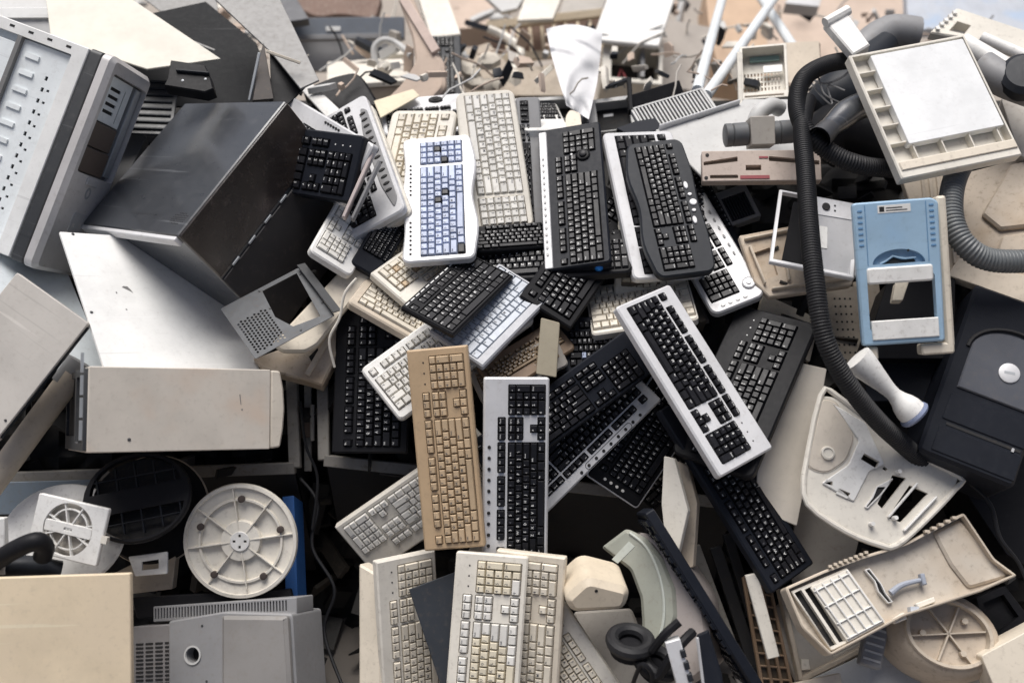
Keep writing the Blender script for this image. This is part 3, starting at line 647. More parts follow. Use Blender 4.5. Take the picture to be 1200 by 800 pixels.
# ------------------------------------------------------------------ left: sheet panels
M, L, W = fit((70,270, 249,279, 307,437, 132,440), d=2.5, n=(-.05, .62, .78))
t = thing('white_side_cover', 'large white painted steel side panel under the black case', 'panel', M)
part('sheet', MB().plate(rrect(-L/2, -W/2, L/2, W/2, .003), 0, -.003, bev=.001), paintw, t)
part('folded_edge', MB().box(-L/2, -W/2, -.008, -L/2+.002, W/2, -.0032).box(L/2-.002, -W/2, -.016, L/2, W/2, -.0032), paintw, t)
part('paint_chip', MB().plate([(-.09, .05), (-.085, .054), (-.075, .053), (-.069, .042), (-.066, .032), (-.071, .037), (-.079, .043)], .0005, 0, bev=.0002).plate([(-.11, .034), (-.107, .036), (-.106, .030), (-.109, .029)], .0005, 0, bev=.0002).plate([(-.1, -.02), (-.098, -.017), (-.095, -.021), (-.098, -.023)], .0005, 0, bev=.0002), midmet, t)
me = MB().lathe([(.004, 0), (.004, .001), (.002, .002)], 8).mesh('screw', darkmet)
rep('screw', me, t, [(L/2-.05, W/2-.006, 0), (-L/2+.03, W/2-.006, 0), (-L/2+.012, -.03, 0)])
panel('blue_white_sheet', 'pale blue-white steel panel behind the slanting grey one', 'panel', (-70,276, 72,292, 128,432, -14,430), mat('pale_blue_paint', (.66, .71, .74), .4, dirt=.25), t=.004, d=2.5, n=(-.1, .5, .85))
M, L, W = fit((20,318, 105,378, -5,515, -90,455), d=2.3, n=(-.1, .25, .95))
t = thing('slanting_cover', 'thick grey-beige computer cover slanting at the left edge', 'panel', M)
part('cover', MB().plate(rrect(-L/2, -W/2, L/2, W/2, .004), 0, -.022, bev=.002), paintg, t)
part('edge_strip', MB().box(L/2+.0005, -W/2+.01, -.016, L/2+.003, W/2-.01, -.006), char, t)
me = MB().lathe([(.003, 0), (.003, .002), (.0015, .003)], 8).mesh('screw', darkmet)
rep('screw', me, t, [(L/2-.012, -W/2+.05, 0)])
mb = MB().tube([P(86, 438, 2.42), P(40, 500, 2.4), P(-14, 574, 2.37)], .030, 16)
t = thing('plastic_pipe', 'round cream plastic tube with a grey collar beside the slanting cover', 'tube', Matrix())
part('tube', mb, beige, t)
part('collar', MB().tube([P(95, 424, 2.43), P(76, 451, 2.42)], .034, 16), greyp, t)

# ------------------------------------------------------------------ left: beige desktop case
M, L, W = fit((107,429, 322,433, 322,527, 107,530), d=2.30, n=(.60, .05, .80), wn=.05)
D = .33
t = thing('desktop_case', 'beige desktop computer lying flat with its back end open', 'computer', M)
part('shell', MB().plate(rrect(-L/2, -W/2, L/2, W/2, .003), 0, -D, bev=.002), mat('beige_case_paint', (.62, .57, .50), .45, dirt=.2, stain=(.60, .50, .41), bump=.04), t)
prof = [(L/2+.001, -D*.5), (L/2+.001, -.001), (L/2+.02, -.001), (L/2+.031, -.012), (L/2+.034, -D*.5)]
mb = MB(); pts = [(L/2+.001, -W/2+.001), (L/2+.026, -W/2+.004), (L/2+.033, -W/4), (L/2+.036, 0), (L/2+.033, W/4), (L/2+.024, W/2-.003), (L/2+.001, W/2-.001)]
part('front_bezel', MB().plate(soften(pts, .006), -.001, -D+.004, bev=.004), mat('cream_case_plastic', (.66, .60, .51), .5, dirt=.3), t)
S = side('x-', L, W, D)
b = part('back_end', MB().plate(rrect(-D/2+.004, -W/2+.004, D/2-.004, W/2-.004, .003), .008, 0, [(rrect(.03, -W/2+.02, D/2-.02, W/2-.02), .006), (rrect(-D/2+.02, -.06, .01, W/2-.02), .006)], bev=.001), [darkmet, wellb], t, S)
me = MB().box(-.004, -.022, 0, .004, .022, .006).mesh('slot_cover', steel)
rep('slot_cover', me, t, [S @ Matrix.Translation((D/2-.02, -W/2+.05+.05*k, .008)) for k in range(4)])
me = MB().lathe([(.004, 0), (.004, .001), (.002, .0018)], 8).mesh('screw', darkmet)
rep('screw', me, t, [(-L/2+.088, -W/2+.028, 0)])
part('scuff_mark', MB().plate([(L/2-.075, .035), (L/2-.073, .036), (L/2-.070, .01), (L/2-.072, .012)], .0004, 0, bev=.0001).plate([(L/2-.071, .0), (L/2-.066, .001), (L/2-.068, -.004)], .0004, 0, bev=.0001), midmet, t)

# ------------------------------------------------------------------ bins (steel rims)
def bin_(label, a, b, c, dd, wall_m, extra=None):
    """Rim bars along picture points a-b-c at depth dd plus the walls below."""
    A, B, C_ = P(*a, dd[0]), P(*b, dd[1]), P(*c, dd[2]); dn = Vector((0, 0, -1)); t_ = thing('metal_bin', label, 'bin', Matrix(), 'steel rimmed collecting bins')
    for p, q in ((A, B), (B, C_)): part('rim_bar', bar(MB(), p, q, .030, .022), wood, t_)
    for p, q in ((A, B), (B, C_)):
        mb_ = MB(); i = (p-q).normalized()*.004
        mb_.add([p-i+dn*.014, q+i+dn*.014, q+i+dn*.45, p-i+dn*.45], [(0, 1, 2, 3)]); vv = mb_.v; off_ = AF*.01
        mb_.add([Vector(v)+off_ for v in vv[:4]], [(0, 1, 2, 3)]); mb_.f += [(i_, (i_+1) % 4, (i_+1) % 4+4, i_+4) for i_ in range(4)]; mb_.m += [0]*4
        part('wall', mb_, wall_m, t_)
    return t_
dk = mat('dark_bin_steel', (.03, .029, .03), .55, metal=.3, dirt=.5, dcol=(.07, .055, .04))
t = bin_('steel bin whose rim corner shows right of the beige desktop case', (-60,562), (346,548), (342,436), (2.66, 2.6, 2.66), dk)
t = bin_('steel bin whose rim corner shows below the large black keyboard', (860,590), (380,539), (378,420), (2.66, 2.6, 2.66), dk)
t = thing('latch_bracket', 'rusty latch bracket on a bar between the two steel bins', 'bracket', Matrix())
part('bar', bar(MB(), P(361, 430, 2.68), P(361, 552, 2.66), .02, .012), wood, t)
part('latch', bar(MB(), P(360, 482, 2.655), P(362, 512, 2.655), .034, .03), mat('rusty_steel', (.14, .10, .075), .7, metal=.3, dirt=.6), t)
part('pin', MB().tube([P(366, 474, 2.635), P(366, 516, 2.635)], .006, 8), wood, t)
solo('blue_bin', 'blue plastic bin edge standing beside the grey monitor back', 'bin', bar(MB(), P(343, 585, 2.62), P(352, 830, 2.45), .03, .10), bluebin)
panel('blue_grey_board', 'blue-grey board glimpsed behind the white fan housing', 'panel', (-40,566, 110,562, 112,600, -40,604), mat('blue_grey_board', (.17, .21, .25), .5, dirt=.5), d=2.58)

# ------------------------------------------------------------------ lower left: discs, fan parts
M = frame_at(180, 597, 2.49, (.05, .2, .97))
t = thing('monitor_stand', 'round black monitor foot with a pale rim under the black grille', 'stand', M)
part('disc', MB().lathe([(.132, -.006), (.134, 0), (.128, .008), (.06, .012), (.001, .012)], 48), black, t)
part('rim', MB().lathe([(.12, -.016), (.134, -.016), (.137, -.008), (.134, -.0062), (.12, -.0062)], 48), beige, t)
M = frame_at(160, 582, 2.36, (.05, .3, .95), 12)
t = thing('round_grille', 'black round fan guard with a lattice of ribs', 'fan guard', M)
rx, ry = .126, .108
part('ring', MB().plate(disc(0, 0, rx, 40, ry), 0, -.02, [([(rx*.86*math.cos(a), .014+ry*.78*math.sin(a)) for a in [R(k) for k in range(6, 175, 12)]], None), ([(rx*.86*math.cos(a), -.022+ry*.7*math.sin(a)) for a in [R(k) for k in range(186, 355, 12)]], None)], bev=.004), black, t)
part('back_plate', MB().plate(disc(0, 0, rx*.9, 32, ry*.9), -.03, -.034), wellb, t)
for k in range(5):
    x = -.09+.045*k; part('rib', bar(MB(), (x, ry*.8*math.sqrt(max(.05, 1-(x/rx)**2)), -.008), (x+.008, -ry*.8*math.sqrt(max(.05, 1-(x/rx)**2)), -.008), .0035, .014, up=(0, 0, 1)), char, t)
for y in (.052, -.056): part('rib', bar(MB(), (-rx*.78, y, -.007), (rx*.78, y, -.007), .0035, .012, up=(0, 0, 1)), char, t)
part('tag', MB().box(-rx*.8, -.018, .0005, -rx*.8+.012, -.002, .002), white, t)
slab('black_flap', 'flat black plastic flap hanging below the black round guard', 'plate', (100,640, 212,606, 214,578, 150,596, 118,618), char, t=.006, d=2.5, n=(.05, .3, .95))
M = frame_at(72, 628, 2.4, (.0, .35, .93))
solo('white_disc', 'white round plastic disc under the square fan housing', 'disc', MB().lathe([(.15, -.012), (.152, -.006), (.148, 0), (.02, .006), (.001, .006)], 48, sy=.85), white, M)
M, L, W = fit((45,576, 128,597, 112,663, 31,645), d=2.27, n=(-.1, .25, .95))
t = thing('fan_housing', 'white square fan housing with a round spoked opening', 'fan housing', M)
part('frame', MB().plate(rrect(-L/2, -W/2, L/2, W/2, .004), 0, -.012, [(disc(0, .0, W*.455, 36), None)], bev=.002), white, t)
part('back', MB().plate(disc(0, 0, W*.49, 32), -.02, -.024), warmgrey, t)
part('inner_ring', MB().plate(disc(0, 0, W*.36, 32), -.004, -.012, [(disc(0, 0, W*.335, 32), None)], bev=.001), white, t)
me = MB().box(-.0015, 0, -.011, .0015, W*.46, -.002).mesh('spoke', white)
rep('spoke', me, t, [Matrix.Rotation(R(20+45*k), 4, 'Z') for k in range(8)])
part('cross_bar', MB().plate(rrect(-W*.44, -.012, W*.44, .014, .004), -.001, -.010, [(boxrect(-.01, -.004, .01, .004), .004)], bev=.001), [white, wellb], t)
part('clip', MB().box(L/2-.002, -.012, -.01, L/2+.012, .004, .002), ivory, t)
M, L, W = fit((217,570, 345,570, 345,698, 217,698), d=2.4, n=(-.02, .05, 1))
r0 = .139
t = thing('ribbed_stand', 'white round ribbed monitor base turned upside down with dark rubber feet', 'stand', M)
part('dish', MB().lathe([(r0*.97, -.022), (r0, -.01), (r0*.985, 0), (r0*.93, .001), (r0*.92, -.006), (r0*.74, -.010), (r0*.735, -.004), (r0*.70, -.004), (r0*.69, -.014), (r0*.36, -.016), (r0*.34, -.004), (r0*.16, -.002), (.001, -.002)], 56), ivory, t)
me = MB().box(r0*.15, -.0012, -.016, r0*.93, .0012, -.001).mesh('rib', ivory)
rep('rib', me, t, [Matrix.Rotation(R(45*k+8), 4, 'Z') for k in range(8)])
part('hub', MB().plate(disc(0, 0, r0*.17, 24), .002, -.004, [(boxrect(*q), .003) for q in ((-.003, .010, .003, .017), (-.003, -.017, .003, -.010), (.010, -.003, .017, .003), (-.017, -.003, -.010, .003))], bev=.001), [white, wellb], t)
me = MB().lathe([(.0085, -.006), (.0085, .002), (.006, .003), (.001, .0025)], 14).mesh('rubber_foot', mat('brown_rubber', (.06, .045, .04), .7))
rep('rubber_foot', me, t, [(r0*.73*math.cos(R(88+72*k)), r0*.73*math.sin(R(88+72*k)), .0) for k in range(5)])
t = thing('carrying_grip', 'black curved plastic handle behind the cream box', 'handle', Matrix())
part('grip', MB().tube(spline([P(-20, 668, 2.22), P(15, 645, 2.2), P(42, 634, 2.2), P(52, 640, 2.22), P(50, 652, 2.24)], 6), .021, 12), black, t)
part('base', MB().tube(spline([P(-25, 682, 2.26), P(20, 664, 2.26), P(70, 670, 2.3)], 6), .026, 12), char, t)
part('bracket', bar(MB(), P(2, 606, 2.24), P(3, 672, 2.24), .02, .02), white, t)
slab('beige_tile', 'flat beige square plastic piece between the black foot and the cream box', 'plate', (124,676, 196,640, 206,652, 202,690, 130,698), beige, t=.03, d=2.46)
slab('white_clip_plate', 'small white plastic plate on the flat beige square', 'plate', (150,652, 196,646, 196,672, 158,675), white, t=.008, d=2.4, holes=[((166,658, 186,655, 186,666, 166,668), None)])
M, L, W = fit((-75,679, 152,671, 154,835, -75,842), d=2.16, n=(-.12, .05, 1))
solo('yellowed_board', 'big smooth yellowed cream board in the bottom left corner', 'board', MB().plate(rrect(-L/2, -W/2, L/2, W/2, .003), 0, -.016, bev=.002), peach, M)
# grey monitor back
M, L, W = fit((196,724, 345,710, 350,868, 196,868), d=2.3, n=(.05, .28, .95))
t = thing('crt_monitor', 'grey monitor housing seen from behind with vent slots and a round hole', 'monitor', M)
part('housing', MB().plate(soften([(-L/2, -W/2), (L/2, -W/2), (L/2-.01, W/2-.01), (-.02, W/2+.004), (-L/2, W/2-.01)], .008), 0, -.16, [(disc(-L/2+.065, W/2-.09, .017, 24), .03)], bev=.004), [greyp, wellb], t)
part('hole_rim', MB().lathe([(.017, .0002), (.021, .0002), (.022, .003), (.018, .003)], 24, c=(-L/2+.065, W/2-.09), cap=False), lgrey, t)
part('corner_block', MB().plate(soften([(-.018, -W/2+.002), (L/2-.004, -W/2+.002), (L/2-.014, W/2-.014), (-.014, W/2-.004)], .006), .022, 0, bev=.008), mat('mid_grey_plastic', (.24, .23, .22), .5, dirt=.25), t)
part('vent_shelf', MB().plate(rrect(-L/2-.105, -W/2, -L/2+.002, W/2-.018, .003), -.014, -.12, bev=.003), mat('dull_grey_plastic', (.22, .21, .21), .55, dirt=.4), t)  # shelf a little darker grey than the housing
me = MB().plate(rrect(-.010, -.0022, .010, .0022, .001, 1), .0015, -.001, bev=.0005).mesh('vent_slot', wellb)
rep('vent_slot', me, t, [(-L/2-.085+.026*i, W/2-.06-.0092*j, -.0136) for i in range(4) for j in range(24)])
part('top_vent', MB().plate(rrect(-L/2-.06, W/2-.012, L/2-.012, W/2+.025, .003), -.03, -.12, [(boxrect(-L/2-.055+.008*i, W/2-.004, -L/2-.051+.008*i, W/2+.02), .006) for i in range(44) if -L/2-.055+.008*i < L/2-.02], bev=.002), [greyp, wellb], t)
rep('screw', MB().lathe([(.003, 0), (.003, .001), (.001, .0015)], 8).mesh('screw', darkmet), t, [(-L/2+.09, W/2-.025, 0), (-L/2+.1, W/2-.15, 0)])
slab('black_case_cover', 'black lid behind the grey monitor housing', 'lid', (155,700, 340,690, 345,712, 160,724), black, t=.02, d=2.42)
# ------------------------------------------------------------------ top left sheets
M, L, W = fit((-90,6, 127,11, 122,84, -90,92), d=3.05, n=(0, .35, .9))
t = thing('glazed_hatch', 'white framed pane with a rust stain at the top left', 'panel', M)
part('frame', MB().plate(rrect(-L/2, -W/2, L/2, W/2, .004), 0, -.02, [(boxrect(-L/2+.02, -W/2+.02, L/2-.022, W/2-.034), .01)], bev=.002), [paintw, mat('pale_grey_pane', (.6, .6, .6), .35, dirt=.2)], t)
part('rust_strip', MB().plate([(L/2-.045, -W/2+.03), (L/2-.026, -W/2+.03), (L/2-.024, W/2-.04), (L/2-.048, W/2-.04)], -.0095, -.0105, bev=.0002), mat('rust_stain', (.45, .26, .14), .8, dirt=.6), t)
slab('cream_sheet', 'large cream sheet of plastic with a sharp corner pointing right, top left', 'panel', (50,-30, 150,-4, 259,69, 172,81, 126,66, 60,50), mat('pale_cream_sheet', (.66, .63, .55), .5, dirt=.06), t=.006, d=2.86, n=(0, .5, .85), r=.002)
slab('grey_sheet', 'light grey metal sheet lying behind the cream sheet corner', 'panel', (110,-25, 250,-25, 262,60, 225,42, 165,-4), midmet, t=.004, d=3.3, n=(0, .5, .85))
M, o = frame_poly((241,2, 300,50, 330,125, 150,125, 120,60, 176,16), 3.02, (0, .45, .9))
t = thing('computer_cover', 'dark grey metal computer cover standing behind the glossy black case', 'panel', M)
part('sheet', MB().plate(soften(o, .003), 0, -.006, bev=.001), mat('near_black_metal', (.018, .019, .021), .6, dirt=.25, dcol=(.05, .05, .05), scr=.3, spec=.15), t)
part('embossed_mark', MB().plate([(.0, .05), (.08, .012), (.083, .016), (.004, .055)], .0008, 0, bev=.0002), midmet, t)
slab('grey_steel_sheet', 'brushed grey steel panel slanting down behind the dark cover', 'panel', (238,-14, 322,-14, 374,94, 352,104, 318,62), midmet, t=.006, d=2.8, n=(.05, .5, .85), r=.002)
slab('metal_wedge', 'narrow dark metal fin with a shiny edge above the black case', 'fin', (309,50, 321,116, 296,118, 304,66), mat('brown_dark_metal', (.07, .062, .058), .35, metal=.4, dirt=.4), t=.02, d=2.72, n=(.3, .3, .9))
bar_thing('shiny_strip', 'thin shiny steel strip beside the dark fin', 'strip', P(304, 62, 2.7), P(292, 118, 2.7), .007, .006, steel)
bar_thing('cream_strip', 'thin cream strip sticking out of the grey steel panel', 'strip', P(312, 60, 2.7), P(352, 74, 2.72), .008, .006, cream)
slab('black_wedge_sheet', 'black triangular panel right of the dark fin', 'panel', (316,62, 362,98, 338,122, 318,120), black, t=.006, d=2.76, n=(.2, .4, .9))
M, o = frame_poly((200,70, 240,76, 246,88, 250,104, 240,108, 192,100, 196,92), 2.66, (0, .4, .9))
t = thing('black_bracket', 'black plastic bracket with notches lying on the dark cover', 'bracket', M)
part('block', MB().plate(soften(o, .002), 0, -.04, bev=.003), black, t)
part('fin', bar(MB(), (-.04, .02, .004), (.05, .01, .004), .006, .012, up=(0, 0, 1)), char, t)
rep('screw', MB().lathe([(.004, 0), (.004, .001), (.002, .002)], 8).mesh('screw', steel), t, [(-.02, -.01, .0), (.04, -.005, 0)])
M, L, W = fit((118,72, 216,112, 196,140, 118,172), d=2.82, n=(.0, .6, .8), wn=.1)
t = thing('ribbed_vent', 'dark grey panel of long ribs beside the opened tower', 'vent panel', M)
part('sheet', MB().plate(rrect(-L/2, -W/2, L/2, W/2, .003), 0, -.006), darkmet, t)
me = MB().plate(boxrect(-L/2+.01, -.004, L/2-.01, .004), .006, 0, bev=.002).mesh('slat', char)
rep('slat', me, t, [(0, -W/2+.018+k*(W-.03)/7, 0) for k in range(8)])
slab('grey_ribbed_box', 'grey plastic box squeezed between the opened tower and the black case', 'box', (118,172, 160,148, 172,160, 140,225, 112,232), midmet, t=.03, d=2.78, n=(.1, .5, .85))
slab('pale_bag', 'pale printed sheet at the very top left edge', 'sheet', (-20,-14, 120,-10, 150,6, 60,12, -20,10), lgrey, t=.01, d=3.5, n=(0, .6, .8))

# ------------------------------------------------------------------ top middle, blurred background
M, o = frame_poly((462,-12, 481,-8, 502,44, 519,72, 521,102, 505,120, 440,126, 470,97, 486,72, 482,44), 3.25, (-.3, .3, .9))
t = thing('curved_cover', 'brown curved plastic cover sweeping down behind the pile', 'cover', M)
part('shell', MB().plate(soften(o, .02, 4), 0, -.03, bev=.01), card, t)
part('edge', bar(MB(), *[Vector((*p, .006)) for p in onto(M, (470, -6, 512, 62))], .03, .012, up=(0, 0, 1)), mat('pinkish_card', (.62, .50, .44), .8, dirt=.2), t)
t = thing('equipment_console', 'blurred blue-grey equipment front with a white label behind the pile', 'panel', Matrix())
part('front', bar(MB(), P(318, 36, 4.0), P(474, 34, 4.0), .085, .04), mat('blue_grey_plastic', (.17, .19, .22), .4, dirt=.3), t)  # console greys lightened in place of haze over the far things
part('ledge', bar(MB(), P(318, 46, 3.93), P(470, 43, 3.93), .02, .03), greyp, t)
part('label', bar(MB(), P(382, 34, 3.97), P(399, 34, 3.97), .018, .004), white, t)
part('base', bar(MB(), P(330, 66, 4.0), P(470, 64, 4.0), .13, .03), greyp, t)
slab('brown_rags', 'brown crumpled rags above the equipment front, blurred', 'rags', (345,-8, 448,-8, 440,22, 400,16, 372,20, 350,10), mat('brown_rag', (.22, .15, .12), .9, dirt=.7, dcol=(.5, .45, .4)), t=.05, d=4.3, n=(0, .5, .8), r=.03)
slab('dark_screen', 'dark curved screen edge at the top behind the grey steel panel', 'screen', (318,-10, 345,-6, 362,22, 334,26), gloss, t=.03, d=3.9)
M, L, W = fit((384,72, 470,66, 484,92, 382,98), d=3.55, n=(0, .7, .7))
t = thing('pale_box', 'pale beige equipment box behind the black monitor edge', 'box', M)
part('lid', MB().plate(rrect(-L/2, -W/2, L/2, W/2, .006), 0, -.02, bev=.004), ivory, t)
part('body', MB().plate(rrect(-L/2+.004, -W/2+.004, L/2-.004, W/2-.004, .006), -.021, -.1, bev=.004), beige, t)
part('knob', MB().lathe([(.012, 0), (.012, .008), (.008, .01)], 12, c=(L/2-.05, .01)), greyp, t)
solo('white_cable', 'white cable looping over the pale equipment box', 'cable', MB().tube(spline([P(440, 76, 3.5), P(439, 56, 3.5), P(450, 47, 3.5), P(466, 52, 3.5), P(482, 66, 3.45)], 8), .012, 8), lgrey)
slab('black_monitor', 'black monitor back edge just behind the fanned keyboards', 'monitor', (352,104, 392,88, 416,83, 427,92, 446,124, 380,132), black, t=.05, d=3.02, n=(-.05, .5, .85), r=.02, bev=.008)
slab('white_card', 'white plastic cover sticking up behind the silver-grey keyboard of the fan', 'cover', (358,97, 366,98, 402,132, 394,150, 352,104), white, t=.008, d=2.96, n=(-.1, .6, .8))
slab('yellow_card', 'pale yellow cardboard piece behind the fanned keyboards', 'card', (438,118, 484,104, 492,112, 446,138), mat('pale_yellow_card', (.72, .64, .48), .8, dirt=.2), t=.004, d=2.98)
slab('leaning_sheet', 'beige sheet leaning against the upright dark keyboard, blurred', 'panel', (488,-10, 522,-10, 540,40, 505,44), ivory, t=.02, d=3.75, n=(0, .5, .85))
slab('brown_crate', 'brown wooden crate side at the top, blurred', 'crate', (520,-12, 600,-12, 590,30, 536,34), card, t=.1, d=4.7)
t = thing('wooden_rack', 'beige slatted rack lying behind the pile, blurred', 'rack', Matrix())
for a, b in (((570, 31, 4.3), (712, 15, 4.3)), ((560, 72, 4.2), (712, 58, 4.2))): part('rail', bar(MB(), P(*a), P(*b), .035, .03), mat('pale_wood', (.62, .52, .38), .7, dirt=.3), t)
for k in range(9): part('rung', bar(MB(), P(592+14*k, 29-1.6*k, 4.32), P(596+14*k, 69-1.4*k, 4.22), .014, .02), mat('pale_wood', (.62, .52, .38), .7), t)
part('back', bar(MB(), P(575, 50, 4.36), P(712, 38, 4.36), .14, .01), mat('brown_board', (.24, .165, .13), .8, dirt=.4), t)
slab('rubble_board', 'dusty beige board with rubble at the foot of the rack', 'board', (540,60, 572,50, 600,80, 690,72, 690,112, 545,112), mat('dusty_board', (.42, .36, .29), .8, dirt=.6), t=.03, d=3.8, n=(0, .6, .8))
for k, (px, py, s_) in enumerate(((556, 96, .05), (572, 70, .06), (585, 92, .045), (603, 90, .04), (548, 82, .05), (575, 98, .04))):
    M = frame_at(px, py, 3.62, (.1, .5, .8), 37*k)
    solo('plaster_lump', ['dusty pale lump lowest left by the upright keyboard', 'larger pale lump leaning on the rack', 'dusty lump in the middle of the row', 'small dusty lump at the right end of the row', 'pale lump beside the upright keyboard', 'small pale lump in the front of the row'][k], 'debris',
         MB().loft([[(q_*s_*random.uniform(.6, 1.2)*math.cos(a_*.9), q_*s_*random.uniform(.4, .8)*math.sin(a_*.9), z_*s_*random.uniform(.7, 1.2)) for a_ in range(7)] for q_, z_ in ((.7, -.5), (1.1, -.2), (.9, .2), (.3, .4))], cap0=True, cap1=True), mat('dusty_plaster', (.62, .57, .49), .9, dirt=.5), M, 'pale lumps of rubble by the rack')
solo('pale_pipe', 'pale bent hose lying across the rack, blurred', 'hose', MB().tube(spline([P(572, 34, 4.1), P(590, 42, 4.1), P(607, 54, 4.05), P(610, 66, 4.0), P(602, 76, 4.0), P(608, 88, 3.95)], 6), .018, 8), ivory)
slab('white_plank', 'white plank slanting over the rack at the top, blurred', 'plank', (618,-12, 662,-12, 648,22, 606,24), ivory, t=.02, d=4.15, n=(0, .5, .8))
slab('grey_plank', 'grey board behind the white plank, blurred', 'plank', (560,-12, 620,-12, 606,10, 588,14), lgrey, t=.02, d=4.35, n=(0, .5, .8))
slab('grey_slab', 'grey panel above the rack near the white lid, blurred', 'panel', (664,-12, 716,-12, 704,14, 654,22), warmgrey, t=.02, d=4.5, n=(0, .5, .8))
# crumpled paper
mb = MB(); vs = []; nx, ny = 40, 56
oL = [(640, 34), (645, 60), (652, 86), (664, 124)]; oR = [(706, 38), (704, 62), (700, 96), (690, 140)]
for j in range(ny+1):
    tt = j/ny*3; k = min(2, int(tt)); u = tt-k
    l = [oL[k][i]*(1-u)+oL[k+1][i]*u for i in (0, 1)]; r_ = [oR[k][i]*(1-u)+oR[k+1][i]*u for i in (0, 1)]
    for i in range(nx+1):
        s_ = i/nx; px, py = l[0]*(1-s_)+r_[0]*s_, l[1]*(1-s_)+r_[1]*s_
        v_ = j/ny*16; py -= 7*math.sin(math.pi*s_)*(1-j/ny)
        vs.append(P(px, py, 3.25-.35*j/ny+.028*math.sin(s_*5+v_*.3)+.012*math.sin(s_*7-v_*.7+math.sin(v_*.6)*2)+.008*math.sin(s_*12+v_*1.1+2*math.sin(s_*4))))
mb.add(vs, [(j*(nx+1)+i, j*(nx+1)+i+1, (j+1)*(nx+1)+i+1, (j+1)*(nx+1)+i) for j in range(ny) for i in range(nx)])
solo('white_paper', 'white crumpled printed paper hanging behind the pile', 'paper', mb, paper)
# open printer
t = thing('open_printer', 'white printer with its lid raised and a dark inside, blurred behind the pile', 'printer', Matrix())
M, o = frame_poly((694,46, 713,-6, 792,-6, 772,54), 3.95, (0, .55, .8))
part('lid', MB().plate(soften(o, .01), 0, -.02, bev=.004), white, t, M)
M, L, W = fit((708,50, 776,55, 778,100, 704,94), d=3.9, n=(0, .3, .95))
part('body', MB().plate(rrect(-L/2, -W/2, L/2, W/2, .006), 0, -.2, [(boxrect(-L/2+.035, -W/2+.02, L/2-.016, W/2-.012), .12)], bev=.004), [ivory, mat('dark_brown_inside', (.045, .04, .038), .6)], t, M)  # inside floor coloured dark brown
part('carriage', MB().box(.03, -W/2+.025, -.08, .045, W/2-.02, .012), greyp, t, M)
part('red_wire', MB().tube([M@Vector(p) for p in ((-.05, -.04, -.05), (-.04, 0, -.04), (-.03, -.03, -.03), (-.02, -.05, -.04))], .005, 6), redp, t)
part('hinge', bar(MB(), P(692, 42, 3.9), P(713, 46, 3.9), .03, .02), greyp, t)
solo('grey_carton', 'grey-beige carton standing right of the open printer, blurred', 'carton', MB().plate(rrect(-.16, -.2, .12, .16, .01), 0, -.2, bev=.006), mat('grey_card', (.44, .40, .36), .85, dirt=.2), frame_at(800, 60, 4.15, (.1, .4, .9), -8))
slab('tan_carton', 'tan cardboard box behind the crossing white tubes, blurred', 'carton', (826,-14, 890,-14, 905,90, 842,82, 832,40), mat('tan_card', (.66, .48, .34), .85, dirt=.15), t=.2, d=4.5, n=(0, .4, .9))
slab('flat_carton', 'wide flattened brown cardboard at the top right, blurred', 'carton', (880,-8, 1062,-14, 1060,60, 960,80, 890,74), card, t=.03, d=4.9, n=(0, .6, .8))
slab('grey_bag', 'grey machine part lying on the flattened cardboard, blurred', 'machine part', (930,-12, 966,-12, 960,8, 920,4), silver, t=.06, d=4.6, n=(0, .5, .85))
slab('blue_drum', 'faded blue plastic sheet in the top right corner, blurred', 'sheet', (1062,-16, 1230,-16, 1230,44, 1140,30, 1064,36), mat('faded_blue_sheet', (.50, .53, .58), .6, dirt=.3, stain=(.38, .47, .60)), t=.05, d=4.4, n=(0, .5, .85))
TG = 'white tubes crossing behind the pile'
for k, (a, b, r_) in enumerate((((850, -14, 3.9), (817, 106, 3.0), .017), ((916, -14, 3.9), (828, 112, 2.95), .017), ((884, -14, 4.2), (930, 56, 3.6), .018))):
    solo('white_tube', ['steep white tube, leftmost of the crossing tubes', 'slanting white tube crossing in front of the tan carton', 'short white tube running down towards the white basket'][k], 'tube', MB().tube([P(*a), P(*b)], r_, 12), tubew, Matrix(), TG)
t = thing('slatted_vent', 'pale grille of many parallel slats lying on the back of the pile', 'grille', None or Matrix())
M, L, W = fit((738,131, 824,98, 843,134, 756,152), d=2.9, n=(-.1, .6, .8)); t.matrix_world = M
part('frame', MB().plate(rrect(-L/2, -W/2, L/2, W/2, .003), 0, -.02, [(boxrect(-L/2+.006, -W/2+.006, L/2-.008, W/2-.006), .016)], bev=.001), [lgrey, wellb], t)
me = MB().box(-.0022, -W/2+.005, -.014, .0022, W/2-.005, -.001).mesh('slat', lgrey)
rep('slat', me, t, [(-L/2+.012+k*(L-.024)/19, 0, 0) for k in range(20)])
part('label', MB().box(-L/2+.008, -W/2+.02, .0, -L/2+.03, -W/2+.045, .002), white, t)
t = thing('plastic_lever', 'black plastic arm with an upright end behind the slatted grille', 'arm', Matrix())
part('beam', bar(MB(), P(738, 122, 2.96), P(797, 104, 3.0), .045, .03), black, t)
part('upright', bar(MB(), P(737, 94, 2.96), P(739, 132, 2.93), .012, .03), black, t)
